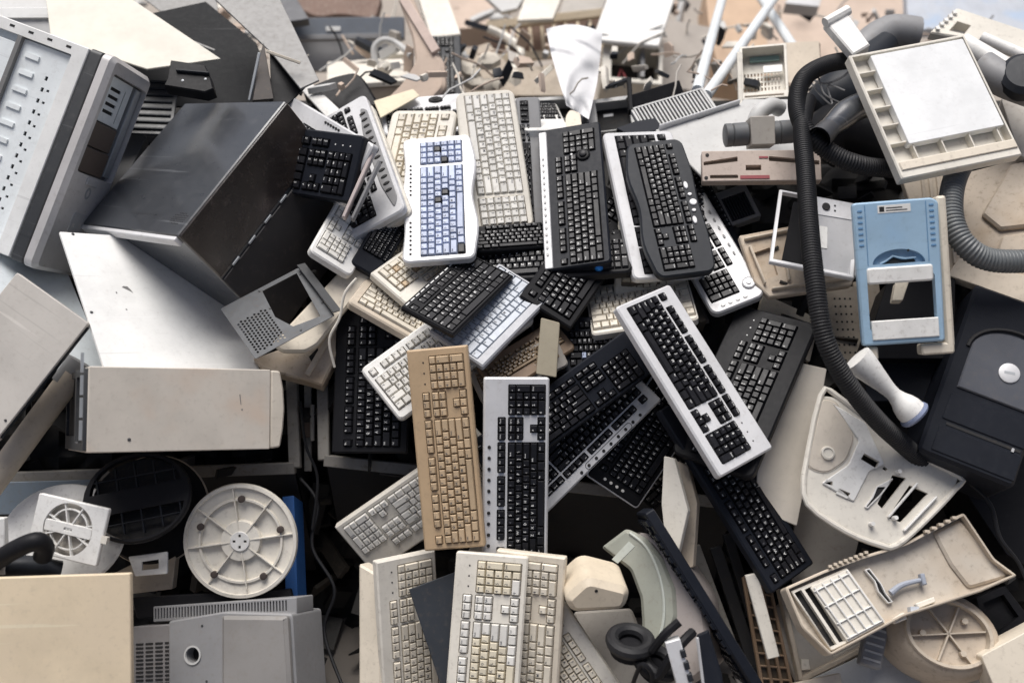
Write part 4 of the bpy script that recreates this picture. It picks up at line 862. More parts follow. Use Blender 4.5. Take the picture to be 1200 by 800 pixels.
for k, q in enumerate(((684,118, 742,110, 744,150, 692,156), (598,116, 680,110, 684,140, 600,142))):
    M, L, W = fit(q, d=3.06, n=(0, .5, .85))
    t = thing('pale_housing', ['pale frame with a dark opening left of the slatted grille', 'pale frame with a dark opening behind the small white keyboard end'][k], 'frame', M)
    part('frame', MB().plate(rrect(-L/2, -W/2, L/2, W/2, .006), 0, -.05, [(boxrect(-L/2+.03, -W/2, L/2-.012, W/2-.016) if k == 0 else boxrect(-L/2+.02, -W/2+.005, L/2-.03, W/2-.016), .04)], bev=.003), [lgrey, wellb], t)
    part('tag', MB().box(-.02, .02, -.039, .01, .03, -.037), silverw, t)
slab('bone_block', 'pale plastic lug between the small white keyboard end and the pale frame', 'lug', (663,136, 668,128, 680,132, 682,148, 662,150), cream, t=.05, d=2.86, r=.012)
slab('navy_clip', 'blue-black plastic clip resting behind the silver framed keyboard', 'clip', (722,150, 744,142, 768,138, 778,150, 742,160), navy, t=.03, d=2.8)
# big grey tray, basket, motor, rail
M, o = frame_poly((768,152, 806,140, 808,136, 816,134, 818,140, 866,122, 872,116, 930,116, 945,200, 835,214, 822,206), 2.78, (.05, .62, .78))
t = thing('grey_tray', 'large pale grey plastic tray under the motor with two rollers', 'tray', M)
part('sheet', MB().plate(soften(o, .004), 0, -.008, bev=.002), lgrey, t)
part('lip', bar(MB(), *[Vector((*p, .006)) for p in onto(M, (772, 152, 866, 122))], .006, .022, up=(0, 0, 1)), silverw, t)
M, L, W = fit((866,54, 922,50, 924,112, 868,118), d=2.98, n=(0, .45, .9))
t = thing('white_basket', 'white plastic basket with a grid floor holding a white card', 'basket', M)
part('rim', MB().plate(rrect(-L/2, -W/2, L/2, W/2, .004), 0, -.05, [(rrect(-L/2+.008, -W/2+.024, L/2-.008, W/2-.008, .003), None)], bev=.002), ivory, t)
part('floor', MB().plate(boxrect(-L/2+.004, -W/2+.02, L/2-.004, W/2-.006), -.05, -.054, [(boxrect(-L/2+.012+.010*i, -W/2+.03+.018*j, -L/2+.017+.010*i, -W/2+.042+.018*j), None) for i in range(12) for j in range(6) if -L/2+.017+.01*i < L/2-.012], bev=.001), ivory, t)
part('card', MB().box(-.0, .015, -.03, L/2-.014, .04, -.026), white, t)
part('green_strip', MB().box(-L/2+.03, W/2-.03, -.045, L/2-.02, W/2-.012, -.04), mat('dull_green', (.22, .34, .31), .5), t)
part('front_slot', MB().box(-L/2+.012, -W/2+.008, .0, L/2-.014, -W/2+.013, .001), wellc, t)
slab('cream_tray', 'beige tray standing behind the white basket', 'tray', (916,50, 960,48, 962,84, 940,100, 922,108), beige, t=.02, d=3.15, n=(0, .45, .9))
solo('white_post', 'thin white plastic post left of the white basket', 'post', bar(MB(), P(866, 62, 2.92), P(868, 140, 2.86), .012, .012), ivory)
t = thing('roller_motor', 'grey motor block with two dark rollers on top of the beige rail', 'motor', Matrix())
part('block', bar(MB(), P(877, 156, 2.64), P(905, 155, 2.64), .075, .06), warmgrey, t)
for a, b in (((849, 159), (876, 157)), ((904, 156), (930, 154))):
    A, B = P(*a, 2.64), P(*b, 2.64); o = part('roller', MB().tube([A, A.lerp(B, .04), A.lerp(B, .3), A.lerp(B, .34), A.lerp(B, .38), A.lerp(B, .95), B], lambda i: [.026, .031, .031, .028, .031, .031, .027][i], 18), mat('rubber_grey', (.12, .125, .13), .55, dirt=.35), t)
part('pipe', MB().tube(spline([P(884, 146, 2.66), P(890, 132, 2.66), P(904, 124, 2.68), P(914, 128, 2.7)], 5), .022, 12), lgrey, t)
M, L, W = fit((822,177, 962,175, 962,211, 823,213), d=2.6, n=(.02, .3, .95))
t = thing('beige_rail', 'beige plastic rail with grooves, screws and dull red strips', 'rail', M)
part('body', MB().plate(rrect(-L/2, -W/2, L/2, W/2, .003), 0, -.03, [(soften([(-L/2+.004, .002), (-.06, .012), (-.06, .026), (-L/2+.004, .012)], .003), .01), (soften([(.02, .012), (L/2-.004, .0), (L/2-.004, .012), (.02, .026)], .003), .01), (boxrect(-.04, -.013, .0, .002), .02), (rrect(-L/2+.02, -W/2+.008, -.06, -W/2+.018, .003), .006)], bev=.002), [mat('pinkish_beige_plastic', (.52, .43, .37), .5, dirt=.5), wellc], t)
part('red_strip', MB().box(-.055, -W/2+.006, .0003, .02, -W/2+.015, .002), redp, t)
part('red_strip', MB().box(-.005, .02, .0003, .018, .025, .002), redp, t)
rep('screw', MB().lathe([(.005, 0), (.005, .001), (.002, .0016)], 10).mesh('screw', wellb), t, [(-L/2+.014, W/2-.012, 0), (-L/2+.010, -W/2+.010, 0)])
M, L, W = fit((836,228, 872,214, 893,252, 852,266), d=2.74, n=(0, .45, .9))
t = thing('vent_box', 'small grey vent box with dark slats under the beige rail', 'vent', M)
part('frame', MB().plate(rrect(-L/2, -W/2, L/2, W/2, .003), 0, -.03, [(boxrect(-L/2+.016, -W/2+.01, L/2-.012, W/2-.022), .02)], bev=.002), [mat('dim_grey_plastic', (.27, .265, .26), .55, dirt=.4), wellb], t)
rep('slat', MB().box(-.0025, -W/2+.01, -.015, .0025, W/2-.022, -.003).mesh('slat', char), t, [(-L/2+.02+k*(L-.036)/8, 0, 0) for k in range(9)])

mb = MB()
for k in range(300):                                        # small broken bits strewn between the far things
    py = random.uniform(2, 104); px = random.uniform(330, 1190) if k % 5 else random.uniform(130, 330)
    dd = base_d(py)-random.uniform(-.04, .10)
    Mx = Matrix.Translation(P(px, py, dd)) @ Matrix.Rotation(random.uniform(0, 6), 4, Vector((random.uniform(-1, 1), random.uniform(-1, 1), random.uniform(-1, 1))))
    s_ = dd/4; a, b, c = random.uniform(.012, .06)*s_, random.uniform(.006, .028)*s_, random.uniform(.003, .014)*s_
    if k % 3 == 0: mb.tube([Mx @ Vector((x*a*2, b*math.sin(x*2), c*math.cos(x*3))) for x in (-1, -.5, 0, .5, 1)], .004*s_, 5, m=random.randrange(5))
    else: mb.plate([(-a, -b), (a*random.uniform(.6, 1), -b*random.uniform(.5, 1)), (a, b*random.uniform(.3, 1)), (a*.2, b), (-a*random.uniform(.4, 1), b*random.uniform(.6, 1))], c, -c, bev=.001, m=random.randrange(5), M=Mx)
solo('far_debris', 'small broken plastic and metal bits strewn over the far end of the heap', None, mb, [ivory, warmgrey, lgrey, char, card], kind='stuff')
# ------------------------------------------------------------------ right: white tray frame
M, L, W = fit((995,63, 1129,39, 1199,179, 1056,209), d=2.42, n=(-.05, .5, .86))
t = thing('ribbed_tray', 'white ribbed plastic tray holding a bright white board, upper right', 'tray', M)
bx0, bx1, by0, by1 = -L/2+.052, L/2-.012, -W/2+.085, W/2-.014
part('rim', MB().plate(rrect(-L/2, -W/2, L/2, W/2, .004), 0, -.03, [(boxrect(-L/2+.007, -W/2+.045, L/2-.007, W/2-.007), .024)], bev=.003), [ivory, ivory], t)
part('front_ledge', MB().plate(rrect(-L/2+.008, -W/2+.02, L/2-.004, -W/2+.043, .002), .004, 0, bev=.002), cream, t)
part('white_board', MB().plate(rrect(bx0, by0, bx1, by1, .003), .003, -.02, bev=.001), bright, t)
for k in range(5): part('rib', MB().box(-L/2+.007, by0+.01+k*(by1-by0)/5, -.0235, bx0, by0+.013+k*(by1-by0)/5, -.003), ivory, t)
for k in range(4): part('rib', MB().box(bx0+.01+k*(bx1-bx0)/3.4, -W/2+.045, -.0235, bx0+.013+k*(bx1-bx0)/3.4, by0, -.003), ivory, t)
M, o = frame_poly((966,24, 992,13, 1020,52, 1000,64), 2.62, (-.1, .5, .86))
t = thing('white_channel', 'white plastic channel with a rounded cap sticking up behind the tray', 'channel', M)
part('body', MB().plate(soften(o, .004), 0, -.03, bev=.004), white, t)
part('cap', MB().tube([Vector((*p, .0)) for p in onto(M, (967, 27, 994, 12))], .014, 10), white, t)
# vacuum cleaner
t = thing('vacuum_cleaner', 'dark blurred vacuum cleaner body behind the white tray', 'vacuum cleaner', Matrix())
part('body', MB().tube(spline([P(960, 130, 2.85), P(985, 110, 2.85), P(1010, 80, 2.9), P(1040, 50, 2.95)], 6), lambda i: .055+.02*math.sin(i*.25), 16), char, t)
part('grey_shell', MB().tube(spline([P(1010, 60, 2.98), P(1040, 38, 3.0), P(1075, 40, 3.0)], 5), .05, 14), greyp, t)
part('lower_body', MB().tube(spline([P(955, 175, 2.8), P(985, 150, 2.78), P(1030, 160, 2.75), P(1065, 190, 2.75)], 6), .075, 14), black, t)
solo('thin_wires', 'thin grey wires tangled beside the black tube mouth', 'wires', MB().tube(spline([P(946, 90, 2.68), P(966, 98, 2.66), P(988, 90, 2.66), P(1000, 78, 2.68)], 6), .003, 5).tube(spline([P(950, 96, 2.66), P(962, 112, 2.64), P(975, 122, 2.64), P(970, 100, 2.66), P(990, 106, 2.64)], 6), .0025, 5).tube(spline([P(948, 102, 2.64), P(958, 90, 2.64), P(966, 110, 2.62), P(984, 120, 2.63)], 6), .0025, 5), greyp)
t = thing('vacuum_tube', 'black vacuum tube with its round open mouth towards the viewer', 'tube', Matrix())
A, B, C_, E = P(962, 160, 2.42), P(980, 143, 2.46), P(1002, 127, 2.5), P(1040, 114, 2.56)
pts = spline([A, B, C_, E], 6); part('tube', MB().tube(pts, lambda i: .026+.008*min(1, max(0, (i-4)/5)), 20, cap=False), gloss, t)
part('mouth', MB().tube([A+(B-A)*-.1, A, A+(B-A)*.5, A+(B-A)*.5, A, A+(B-A)*-.1], lambda i: [.029, .029, .027, .022, .022, .024][i], 20, cap=False), mat('worn_black_metal', (.10, .10, .105), .3, metal=.5, dirt=.3), t)
def hose(name, label, pts, r, m, cat='hose', pitch=.0068):
    sp = spline(pts, 24); d = [0]
    for a, b in zip(sp, sp[1:]): d.append(d[-1]+(b-a).length)
    n = int(d[-1]/(pitch/4)); out = []
    j = 0
    for i in range(n+1):
        s_ = d[-1]*i/n
        while j < len(d)-2 and d[j+1] < s_: j += 1
        out.append(sp[j].lerp(sp[j+1], (s_-d[j])/max(1e-9, d[j+1]-d[j])))
    return solo(name, label, cat, MB().tube(out, lambda i: r*(1, .985, .90, .915)[i % 4], 18), m)
hose('corrugated_hose', 'long black ribbed hose hanging down past the blue cover', [P(946, 118, 2.55), P(940, 150, 2.46), P(944, 200, 2.38), P(948, 262, 2.3), P(955, 330, 2.24), P(966, 395, 2.22), P(990, 444, 2.24), P(1024, 488, 2.29), P(1060, 522, 2.35), P(1100, 556, 2.44)], .0225, rubber)
hose('corrugated_hose', 'black ribbed hose looping round under the white tray', [P(1000, 70, 2.7), P(968, 76, 2.64), P(942, 92, 2.58), P(934, 122, 2.52), P(944, 152, 2.46), P(972, 178, 2.44), P(1010, 194, 2.44), P(1062, 199, 2.5)], .0235, rubber)
hose('corrugated_hose', 'dark grey ribbed hose curving round at the right edge', [P(1150, 170, 2.56), P(1128, 192, 2.48), P(1116, 222, 2.42), P(1116, 258, 2.38), P(1132, 288, 2.36), P(1164, 305, 2.36), P(1230, 305, 2.36)], .0285, hosegrey, pitch=.0088)
# beige machine behind the grey hose
M, o = frame_poly((1056,206, 1120,198, 1132,330, 1092,318), 2.6, (-.2, .35, .9))
t = thing('grooved_cover', 'beige grooved plastic panel between the blue cover and the grey hose', 'panel', M)
part('sheet', MB().plate(soften(o, .004), 0, -.03, bev=.002), beige, t)
for k in range(4): part('rib', bar(MB(), *[Vector((*p, .003)) for p in onto(M, (1080+9*k, 203, 1092+9*k, 310))], .008, .008, up=(0, 0, 1)), beige, t)
M, o = frame_poly((1122,204, 1260,168, 1260,318, 1180,348, 1108,322, 1120,300), 2.58, (-.35, .45, .82))
t = thing('beige_machine', 'big grimy beige machine cover behind the grey hose', 'machine cover', M)
part('shell', MB().plate(soften(o, .008), 0, -.1, bev=.006), beige_dirty, t)
part('raised_face', MB().plate(soften(ccw(onto(M, (1184,196, 1260,176, 1260,262, 1172,272, 1150,254)))), .016, 0, bev=.006), beige_dirty, t)
part('raised_face', MB().plate(soften(ccw(onto(M, (1174,278, 1260,268, 1260,312, 1162,312)))), .012, 0, bev=.006), beige_dirty, t)
slab('beige_ledge', 'beige ledge along the right edge above the dark tower computer', 'panel', (1110,322, 1124,302, 1200,322, 1230,335, 1230,372, 1150,336), beige, t=.03, d=2.48, n=(-.2, .4, .9))
# top right corner bits
M, o = frame_poly((1090,38, 1122,9, 1204,36, 1204,62, 1150,48, 1128,44), 3.0, (.05, .5, .85))
t = thing('cream_bracket', 'pale cream plastic frame with a row of teeth in the top right corner', 'frame piece', M)
part('plate', MB().plate(soften(o, .006), 0, -.03, [(ccw(onto(M, (1112,36, 1122,25, 1138,30, 1130,40))), None)], bev=.004), ivory, t)
rep('tooth', MB().box(-.006, -.006, 0, .006, .006, .008).mesh('tooth', white), t, [(*p, 0) for p in onto(M, (1098,35, 1103,30, 1108,25.5, 1113,21, 1118,16.5))])
TP = 'white pipes at the right edge'
for k, (a, b) in enumerate((((1128, 50, 2.7), (1186, 84, 2.62)), ((1150, 44, 2.75), (1206, 68, 2.7)))):
    solo('white_pipe', ['thick white pipe ending at the dark round knob, right edge', 'thinner white pipe above the thick one, right edge'][k], 'pipe', MB().tube([P(*a), P(*b)], (.026, .016)[k], 12), white, Matrix(), TP)
solo('round_dial', 'dark grey round knob at the right edge beside the white pipes', 'knob', MB().lathe([(.052, -.03), (.06, -.01), (.058, .012), (.045, .024), (.001, .026)], 28, sy=1.1), char, frame_at(1200, 90, 2.55, (-.3, .4, .86)))
solo('dark_tube', 'thick dark tube running down right behind the white tray', 'tube', MB().tube(spline([P(1150, 78, 2.62), P(1180, 96, 2.58), P(1225, 112, 2.55)], 6), .042, 16), greyp)
slab('dark_grey_cover', 'dark grey-beige shape under the dark tube at the right edge', 'cover', (1172,112, 1230,100, 1230,180, 1196,186), warmgrey, t=.05, d=2.66, n=(-.2, .4, .9), r=.02)
# silver panel with button, frame, trays
M, L, W = fit((950,230, 1006,237, 1004,325, 952,313), d=2.42, n=(.0, .35, .93))
t = thing('silver_cover', 'silver-grey cover with a round dark button left of the blue cover', 'cover', M)
part('sheet', MB().plate(rrect(-L/2-.0, -W/2, L/2, W/2, .004), 0, -.02, bev=.002), silver, t)
part('button_strip', MB().plate(rrect(-L/2+.002, W/2-.05, L/2-.001, W/2-.002, .002), .002, 0, bev=.001), silverw, t)
part('button', MB().lathe([(.010, 0), (.010, .003), (.006, .004), (.001, .003)], 18, c=(-L/2+.035, W/2-.025)).lathe([(.0025, 0), (.0025, .001)], 8, c=(-L/2+.058, W/2-.018)).lathe([(.0025, 0), (.0025, .001)], 8, c=(-L/2+.058, W/2-.032)), wellb, t, Matrix.Translation((0, 0, .0021)))
part('tag', MB().plate(rrect(-.010, -.03, .010, .03, .003), .002, 0, bev=.001), white, t, Matrix.Translation((-L/2+.03, -.01, 0)))
M, L, W = fit((916,222, 1004,236, 1003,326, 899,303), d=2.46, n=(.0, .35, .93))
t = thing('silver_surround', 'thin silver frame standing open behind the black hose', 'frame piece', M)
part('rim', MB().plate(rrect(-L/2, -W/2, L/2, W/2, .003), 0, -.012, [(boxrect(-L/2+.008, -W/2+.01, L/2-.01, W/2-.008), None)], bev=.002), silverw, t)
slab('black_sheet', 'black sheet seen through the thin silver frame', 'sheet', (930,236, 962,240, 958,312, 916,306), black, t=.004, d=2.5, n=(.0, .35, .93))
M, o = frame_poly((866,276, 940,262, 1004,318, 998,334, 902,348, 884,330), 2.56, (0, .4, .9))
t = thing('cream_inner_tray', 'grimy cream plastic tray with raised ribs behind the thin silver frame', 'tray', M)
part('sheet', MB().plate(soften(o, .005), 0, -.02, [(ccw(onto(M, (884,296, 902,290, 912,322, 894,328))), .012)], bev=.003), beige_dirty, t)
for q in ((872, 282, 940, 268), (878, 290, 896, 334), (918, 296, 924, 330), (904, 340, 996, 326)): part('rib', bar(MB(), *[Vector((*p, .005)) for p in onto(M, q)], .006, .016, up=(0, 0, 1)), beige, t)
rep('clip', MB().box(-.01, -.003, 0, .01, .003, .006).mesh('clip', wellb), t, [Matrix.Translation((*p, 0)) @ Matrix.Rotation(a, 4, 'Z') for p, a in zip(onto(M, (908, 292, 918, 332, 930, 286)), (.5, -.4, .2))])
M, o = frame_poly((962,340, 1012,334, 1024,470, 1004,486, 972,400), 2.62, (0, .3, .95))
t = thing('perforated_sheet', 'grimy beige panel with rows of small holes behind the hose', 'panel', M)
part('sheet', MB().plate(soften(o, .004), 0, -.006, bev=.001), mat('dim_beige_plastic', (.36, .31, .25), .6, dirt=.6), t)
hm = MB().lathe([(.003, 0), (.003, .0006)], 8).mesh('hole', wellb)
rep('hole', hm, t, [(*p, 0) for p in onto(M, [c for i in range(4) for j in range(13) for c in (978+6*i+j*.9, 350+9*j)])])
slab('cream_hatch', 'cream hatch cover with a latch low behind the perforated panel', 'panel', (1000,330, 1030,330, 1040,420, 1014,440), beige_dirty, t=.01, d=2.66)
# blue printer cover
M, L, W = fit((1000,239, 1098,230, 1107,400, 1012,405), d=2.3, n=(.0, .22, .97))
t = thing('blue_cover', 'sky-blue and white plastic printer cover with two openings', 'printer cover', M)
fx = lambda a: (a-.5)*L
fy = lambda b: (.5-b)*W
arch = [(fx(.18), fy(.44))]+[(fx(.5-.32*math.cos(R(a))), fy(.44-.10*math.sin(R(a)))) for a in range(10, 180, 10)]+[(fx(.82), fy(.44))]
part('shell', MB().plate(soften([(-L/2, -W/2), (L/2, -W/2), (L/2+.004, W/2-.01), (L/2-.01, W/2), (-L/2-.004, W/2)], .008), 0, -.02,
     [(rrect(fx(.1), fy(.9), fx(.92), fy(.52), .006), None), (ccw(arch), .012)], bev=.004), [blue, blue], t)
part('slot', MB().plate(soften([(fx(.3), fy(.445)), (fx(.72), fy(.435)), (fx(.70), fy(.41)), (fx(.55), fy(.415)), (fx(.45), fy(.395)), (fx(.35), fy(.425))][::-1], .003), -.0105, -.0119, bev=.0004), wellb, t)
part('slot_lip', MB().tube([Vector((fx(a), fy(b), -.008)) for a, b in ((.28, .435), (.36, .415), (.44, .385), (.52, .40), (.58, .408), (.72, .405))], .0025, 6), blue, t)
part('white_bar', MB().plate(rrect(fx(.10), fy(.575), fx(.90), fy(.46), .006), .006, -.01, bev=.004), white, t)
part('white_bar', MB().plate(rrect(fx(.12), fy(.965), fx(.93), fy(.83), .002), .004, -.012, bev=.002), white, t)
part('label', MB().plate(boxrect(fx(.28), fy(.085), fx(.68), fy(.03)), .0008, 0, bev=.0002), white, t)
part('label_print', MB().box(fx(.30), fy(.075), .0009, fx(.36), fy(.04), .0012).box(fx(.38), fy(.072), .0009, fx(.64), fy(.066), .0012).box(fx(.38), fy(.055), .0009, fx(.58), fy(.048), .0012), wellb, t)
part('logo_mark', MB().lathe([(.003, 0), (.003, .001)], 8, c=(fx(.62), fy(.355))), wellb, t)
for s_ in (0, 1):
    part('side_groove', MB().box(fx(.86-.74*s_), fy(.44), .0004, fx(.868-.74*s_), fy(.02), .0012), mat('deep_blue_plastic', (.12, .26, .45), .5), t)
me = MB().plate(rrect(-.0055, -.0022, .0055, .0022, .001, 1), .001, 0, bev=.0003).mesh('vent_slot', mat('deep_blue_plastic', (.12, .26, .45), .5))
rep('vent_slot', me, t, [(fx(.93), fy(.05+.04*k), .0004) for k in range(8)]+[(fx(.06), fy(.06+.04*k), .0004) for k in range(7)])
part('cream_side', MB().plate(rrect(L/2+.004, -W/2-.014, L/2+.026, W/2+.004, .006), -.012, -.07, bev=.006), cream, t)
part('cream_foot', MB().plate(rrect(L/2-.05, -W/2-.03, L/2+.024, -W/2-.004, .006), -.012, -.05, bev=.004), cream, t)
part('cream_foot', MB().plate(rrect(fx(.04), -W/2-.034, fx(.2), -W/2-.004, .004), -.012, -.03, bev=.004), cream, t)
slab('cream_post', 'cream plastic post standing inside the lower opening of the blue cover', 'post', (1050,330, 1066,328, 1058,352, 1046,352), cream, t=.02, d=2.42)
# dark boxes behind
DG = 'black equipment boxes under the blue cover'
for k, (q, d_) in enumerate((((1040,330, 1120,322, 1118,420, 1010,420), 2.5), ((1010,408, 1112,400, 1098,470, 1016,470), 2.52), ((1010,466, 1096,462, 1076,545, 1030,530), 2.56), ((1100,322, 1150,334, 1090,470, 1076,440), 2.54))):
    slab('black_box', ['black box seen through the openings of the blue cover', 'black box behind the white funnel', 'black box lowest under the white funnel', 'black box between the blue cover and the dark tower'][k], 'box', q, [black, navy, black, black][k], t=.12, d=d_, n=(-.1, .25, .95), group=DG)
t = thing('white_funnel', 'white plastic funnel-shaped spout with a blue-grey end', 'spout', Matrix())
A, B = P(1004, 420, 2.3), P(1074, 488, 2.3); n_ = 24
prof = [.036, .035, .032, .029, .026, .023, .020, .0175, .017, .021, .028, .032, .033]
part('cone', MB().tube([A.lerp(B, i/12*.93) for i in range(13)], lambda i: prof[i], 22), white, t)
part('bristle_end', MB().tube([A.lerp(B, .935), A.lerp(B, .97), A.lerp(B, 1.0)], lambda i: (.036, .038, .034)[i], 20), mat('slate_blue_plastic', (.20, .24, .36), .55, dirt=.3), t)
# dark tower
M, L, W = fit((1148,331, 1250,366, 1192,572, 1072,522), d=2.36, n=(-.25, .25, .93))
t = thing('dark_tower', 'blue-black tower computer front with a grey dome panel and round badge', 'computer', M)
fx = lambda a: (a-.5)*L
fy = lambda b: (.5-b)*W
part('front', MB().plate(rrect(-L/2, -W/2, L/2, W/2, .012, 4), 0, -.2, bev=.008), navy, t)
dome = [(fx(.2), fy(.62)), (fx(1.02), fy(.62)), (fx(1.02), fy(.34))]+[(fx(.6-.40*math.cos(R(a)-math.pi)), fy(.38-.12*math.sin(R(a)))) for a in range(0, 181, 12)][0:0]
dome = [(fx(.16), fy(.60)), (fx(1.0), fy(.60)), (fx(1.0), fy(.36))]+[(fx(.58+.42*math.cos(R(a))), fy(.36-.14*math.sin(R(a)))) for a in range(10, 171, 10)]+[(fx(.16), fy(.40))]
part('dome_panel', MB().plate(ccw(dome), .006, 0, bev=.003), mat('slate_grey_plastic', (.075, .08, .095), .35, dirt=.2), t)
part('dome_groove', MB().tube([Vector((fx(.58+.45*math.cos(R(a))), fy(.36-.165*math.sin(R(a))), .001)) for a in range(0, 181, 10)], .005, 6), wellb, t)
part('badge', MB().lathe([(.024, 0), (.024, .003), (.021, .0045), (.001, .0045)], 28), silverw, t, Matrix.Translation((fx(.60), fy(.43), .006)))
part('badge_mark', MB().box(-.012, -.003, 0, .012, .003, .0004), steel, t, Matrix.Translation((fx(.60), fy(.43), .0106)) @ Matrix.Rotation(R(12), 4, 'Z'))
part('drive_slot', MB().box(fx(.18), fy(.815), .0002, fx(.95), fy(.80), .0015), wellb, t)
part('drive_door', MB().plate(rrect(fx(.12), fy(.79), fx(.98), fy(.64), .003), .003, 0, bev=.002), navy, t)
part('drive_door', MB().plate(rrect(fx(.12), fy(.97), fx(.98), fy(.83), .003), .003, 0, bev=.002), navy, t)
part('eject_button', MB().box(fx(.86), fy(.825), .0016, fx(.885), fy(.805), .004), silver, t)
slab('dark_case_end', 'black case end in shadow at the right edge below the dark tower', 'case', (1120,560, 1230,520, 1230,680, 1180,650), black, t=.2, d=2.5, n=(-.1, .2, .95))
# cream boards
panel('cream_flap', 'cream plastic board tucked under the rounded black keyboard, upper one', 'board', (893,343, 962,374, 948,424, 884,394), cream, t=.012, d=2.66, n=(0, .3, .95))
slab('cream_board', 'tall cream board standing beside the end of the long black keyboard', 'board', (934,424, 969,432, 966,450, 934,616, 884,596, 890,520), mat('cream_board', (.70, .64, .55), .5, dirt=.12), t=.012, d=2.46, n=(-.05, .15, 1))
# ------------------------------------------------------------------ lower right
slab('grey_plate', 'flat warm grey plate under the two cream printer covers', 'plate', (942,575, 1012,610, 1000,660, 1012,664, 930,690, 925,640), warmgrey, t=.01, d=2.5, n=(0, .25, .95))
M, L, W = fit((966,462, 1124,556, 1060,640, 930,590), d=2.34, n=(.02, .25, .95))
M, o = frame_poly((962,463, 984,466, 1060,524, 1124,558, 1119,573, 1082,612, 1050,639, 1030,638, 990,622, 946,590, 942,556), 2.36, (.03, .25, .95))
on = lambda *p: ccw(onto(M, p))
t = thing('printer_cover', 'cream printer cover with keyhole slots lying above the ribbed tray', 'printer cover', M)
holes = [(soften(on(1046,556, 1062,560, 1034,596, 1028,590), .003), None), (soften(on(1066,568, 1088,578, 1056,612, 1040,606), .003), None), (on(1012,531, 1030,541, 1026,549, 1008,538), None), (on(982,572, 996,578, 992,584, 979,578), None),
         (on(968,561, 975,564, 975,569, 965,566), None), (on(1036,546, 1040,549, 1038,552, 1034,549), None)]
part('shell', MB().plate(soften(o, .01), 0, -.01, holes, bev=.003), ivory, t)
part('rim', MB().tube(spline([Vector((*p, .0)) for p in o+o[:1]], 3), .007, 8), ivory, t)
part('recess', MB().plate(soften(on(944,548, 962,466, 980,470, 1002,512, 992,540, 968,556), .02), .004, 0, bev=.004), mat('pale_beige_plastic', (.60, .54, .46), .5, dirt=.3), t)
part('raised_panel', MB().plate(soften(on(974,472, 1014,496, 1036,544, 1018,552, 1000,588, 962,566, 994,544, 1006,516), .006), .005, 0, [(on(1012,531, 1030,541, 1026,549, 1008,538), None), (on(982,572, 996,578, 992,584, 979,578), None), (on(968,561, 975,564, 975,569, 965,566), None)], bev=.002), white, t)
ksl = on(1012,594, 1021,582, 1026,570, 1046,560, 1038,572, 1032,580, 1016,596)
part('keyhole_slot', MB().plate(soften(ksl, .003), .006, 0, [(inset(soften(ksl, .003), .003), None)], bev=.001), white, t)
part('slot_dark', MB().plate(inset(ksl, .003), .0012, .0002, bev=.0002), wellb, t)
part('boss', MB().lathe([(.017, 0), (.016, .006), (.012, .007), (.011, .004), (.001, .004)], 20), ivory, t, Matrix.Translation((*on(968,530, 969,530, 969,531)[0], .004)))
for q in ((1046,606, 1066,618), (1020,614, 1000,602), (1050,552, 1060,545)):
    p = on(*q, q[0]+1, q[1]+1)[0]; part('peg', MB().lathe([(.006, 0), (.005, .018), (.001, .018)], 10), white, t, Matrix.Translation((*p, 0)))
part('slot_frame', bar(MB(), *[Vector((*p, .005)) for p in onto(M, (1074, 566, 1040, 606))], .005, .01, up=(0, 0, 1)), white, t)
part('slot_frame', bar(MB(), *[Vector((*p, .005)) for p in onto(M, (1096, 582, 1058, 622))], .005, .014, up=(0, 0, 1)), white, t)
# ribbed printer tray
M, o = frame_poly((920,688, 965,668, 1008,652, 1060,636, 1130,600, 1142,618, 1166,654, 1193,674, 1150,693, 1060,722, 974,768, 940,735), 2.3, (.02, .35, .93))
on = lambda *p: ccw(onto(M, p))
t = thing('printer_tray', 'grimy cream printer cover turned inside up with a ribbed panel and grey lever', 'printer cover', M)
part('shell', MB().plate(soften(o, .008), 0, -.05, [(inset(soften(o, .008), .006), .028)], bev=.003), [beige, mat('stained_cream_plastic', (.58, .52, .44), .5, dirt=.5, stain=(.46, .39, .31))], t)
sf = on(928,692, 994,664, 1040,730, 976,762)
part('slot_bay', MB().plate(soften(sf, .004), -.008, -.027, [(on(932,694, 940,690, 982,754, 974,758), .016), (on(944,690, 952,686, 992,750, 985,752), .016)], bev=.002), [ivory, wellb], t)
part('ribbed_panel', MB().plate(soften(on(950,688, 994,666, 1038,728, 994,752), .003), -.002, -.008, bev=.001), ivory, t)
for k in range(5):
    f = k/4; a = (954+38*f, 688-20*f); b = (996+38*f, 748-21*f); part('rib', bar(MB(), *[Vector((*p, .001)) for p in onto(M, (*a, *b))], .0035, .006, up=(0, 0, 1)), white, t)
for f in (.05, .35, .68, .97): part('rib', bar(MB(), *[Vector((*p, .0005)) for p in onto(M, (952+42*f, 690+60*f, 994+42*f, 668+60*f))], .003, .005, up=(0, 0, 1)), white, t)
ksl = on(1016,666, 1022,664, 1036,682, 1042,694, 1050,704, 1044,706, 1032,692, 1028,680)
part('keyhole_slot', MB().plate(soften(ksl, .002), -.016, -.028, [(inset(soften(ksl, .002), .0025), .008)], bev=.001), [white, wellb], t)
p = [Vector((*q, -.012)) for q in onto(M, (1046, 694, 1060, 684, 1084, 678))]
part('grey_lever', MB().tube(spline(p, 5), lambda i: .008-.0003*i, 10), mat('blue_grey_lever', (.33, .36, .42), .45, dirt=.2), t)
part('lever_end', bar(MB(), p[2]+Vector((-.006, 0, 0)), p[2]+Vector((.004, .001, 0)), .026, .018, up=(0, 0, 1)), mat('blue_grey_lever', (.33, .36, .42), .45), t)
part('clip_block', MB().plate(soften(on(1049,724, 1062,716, 1066,724, 1052,730), .003), -.012, -.028, [(on(1053,723, 1061,719, 1062,722, 1055,726), .006)], bev=.002), [ivory, wellb], t)
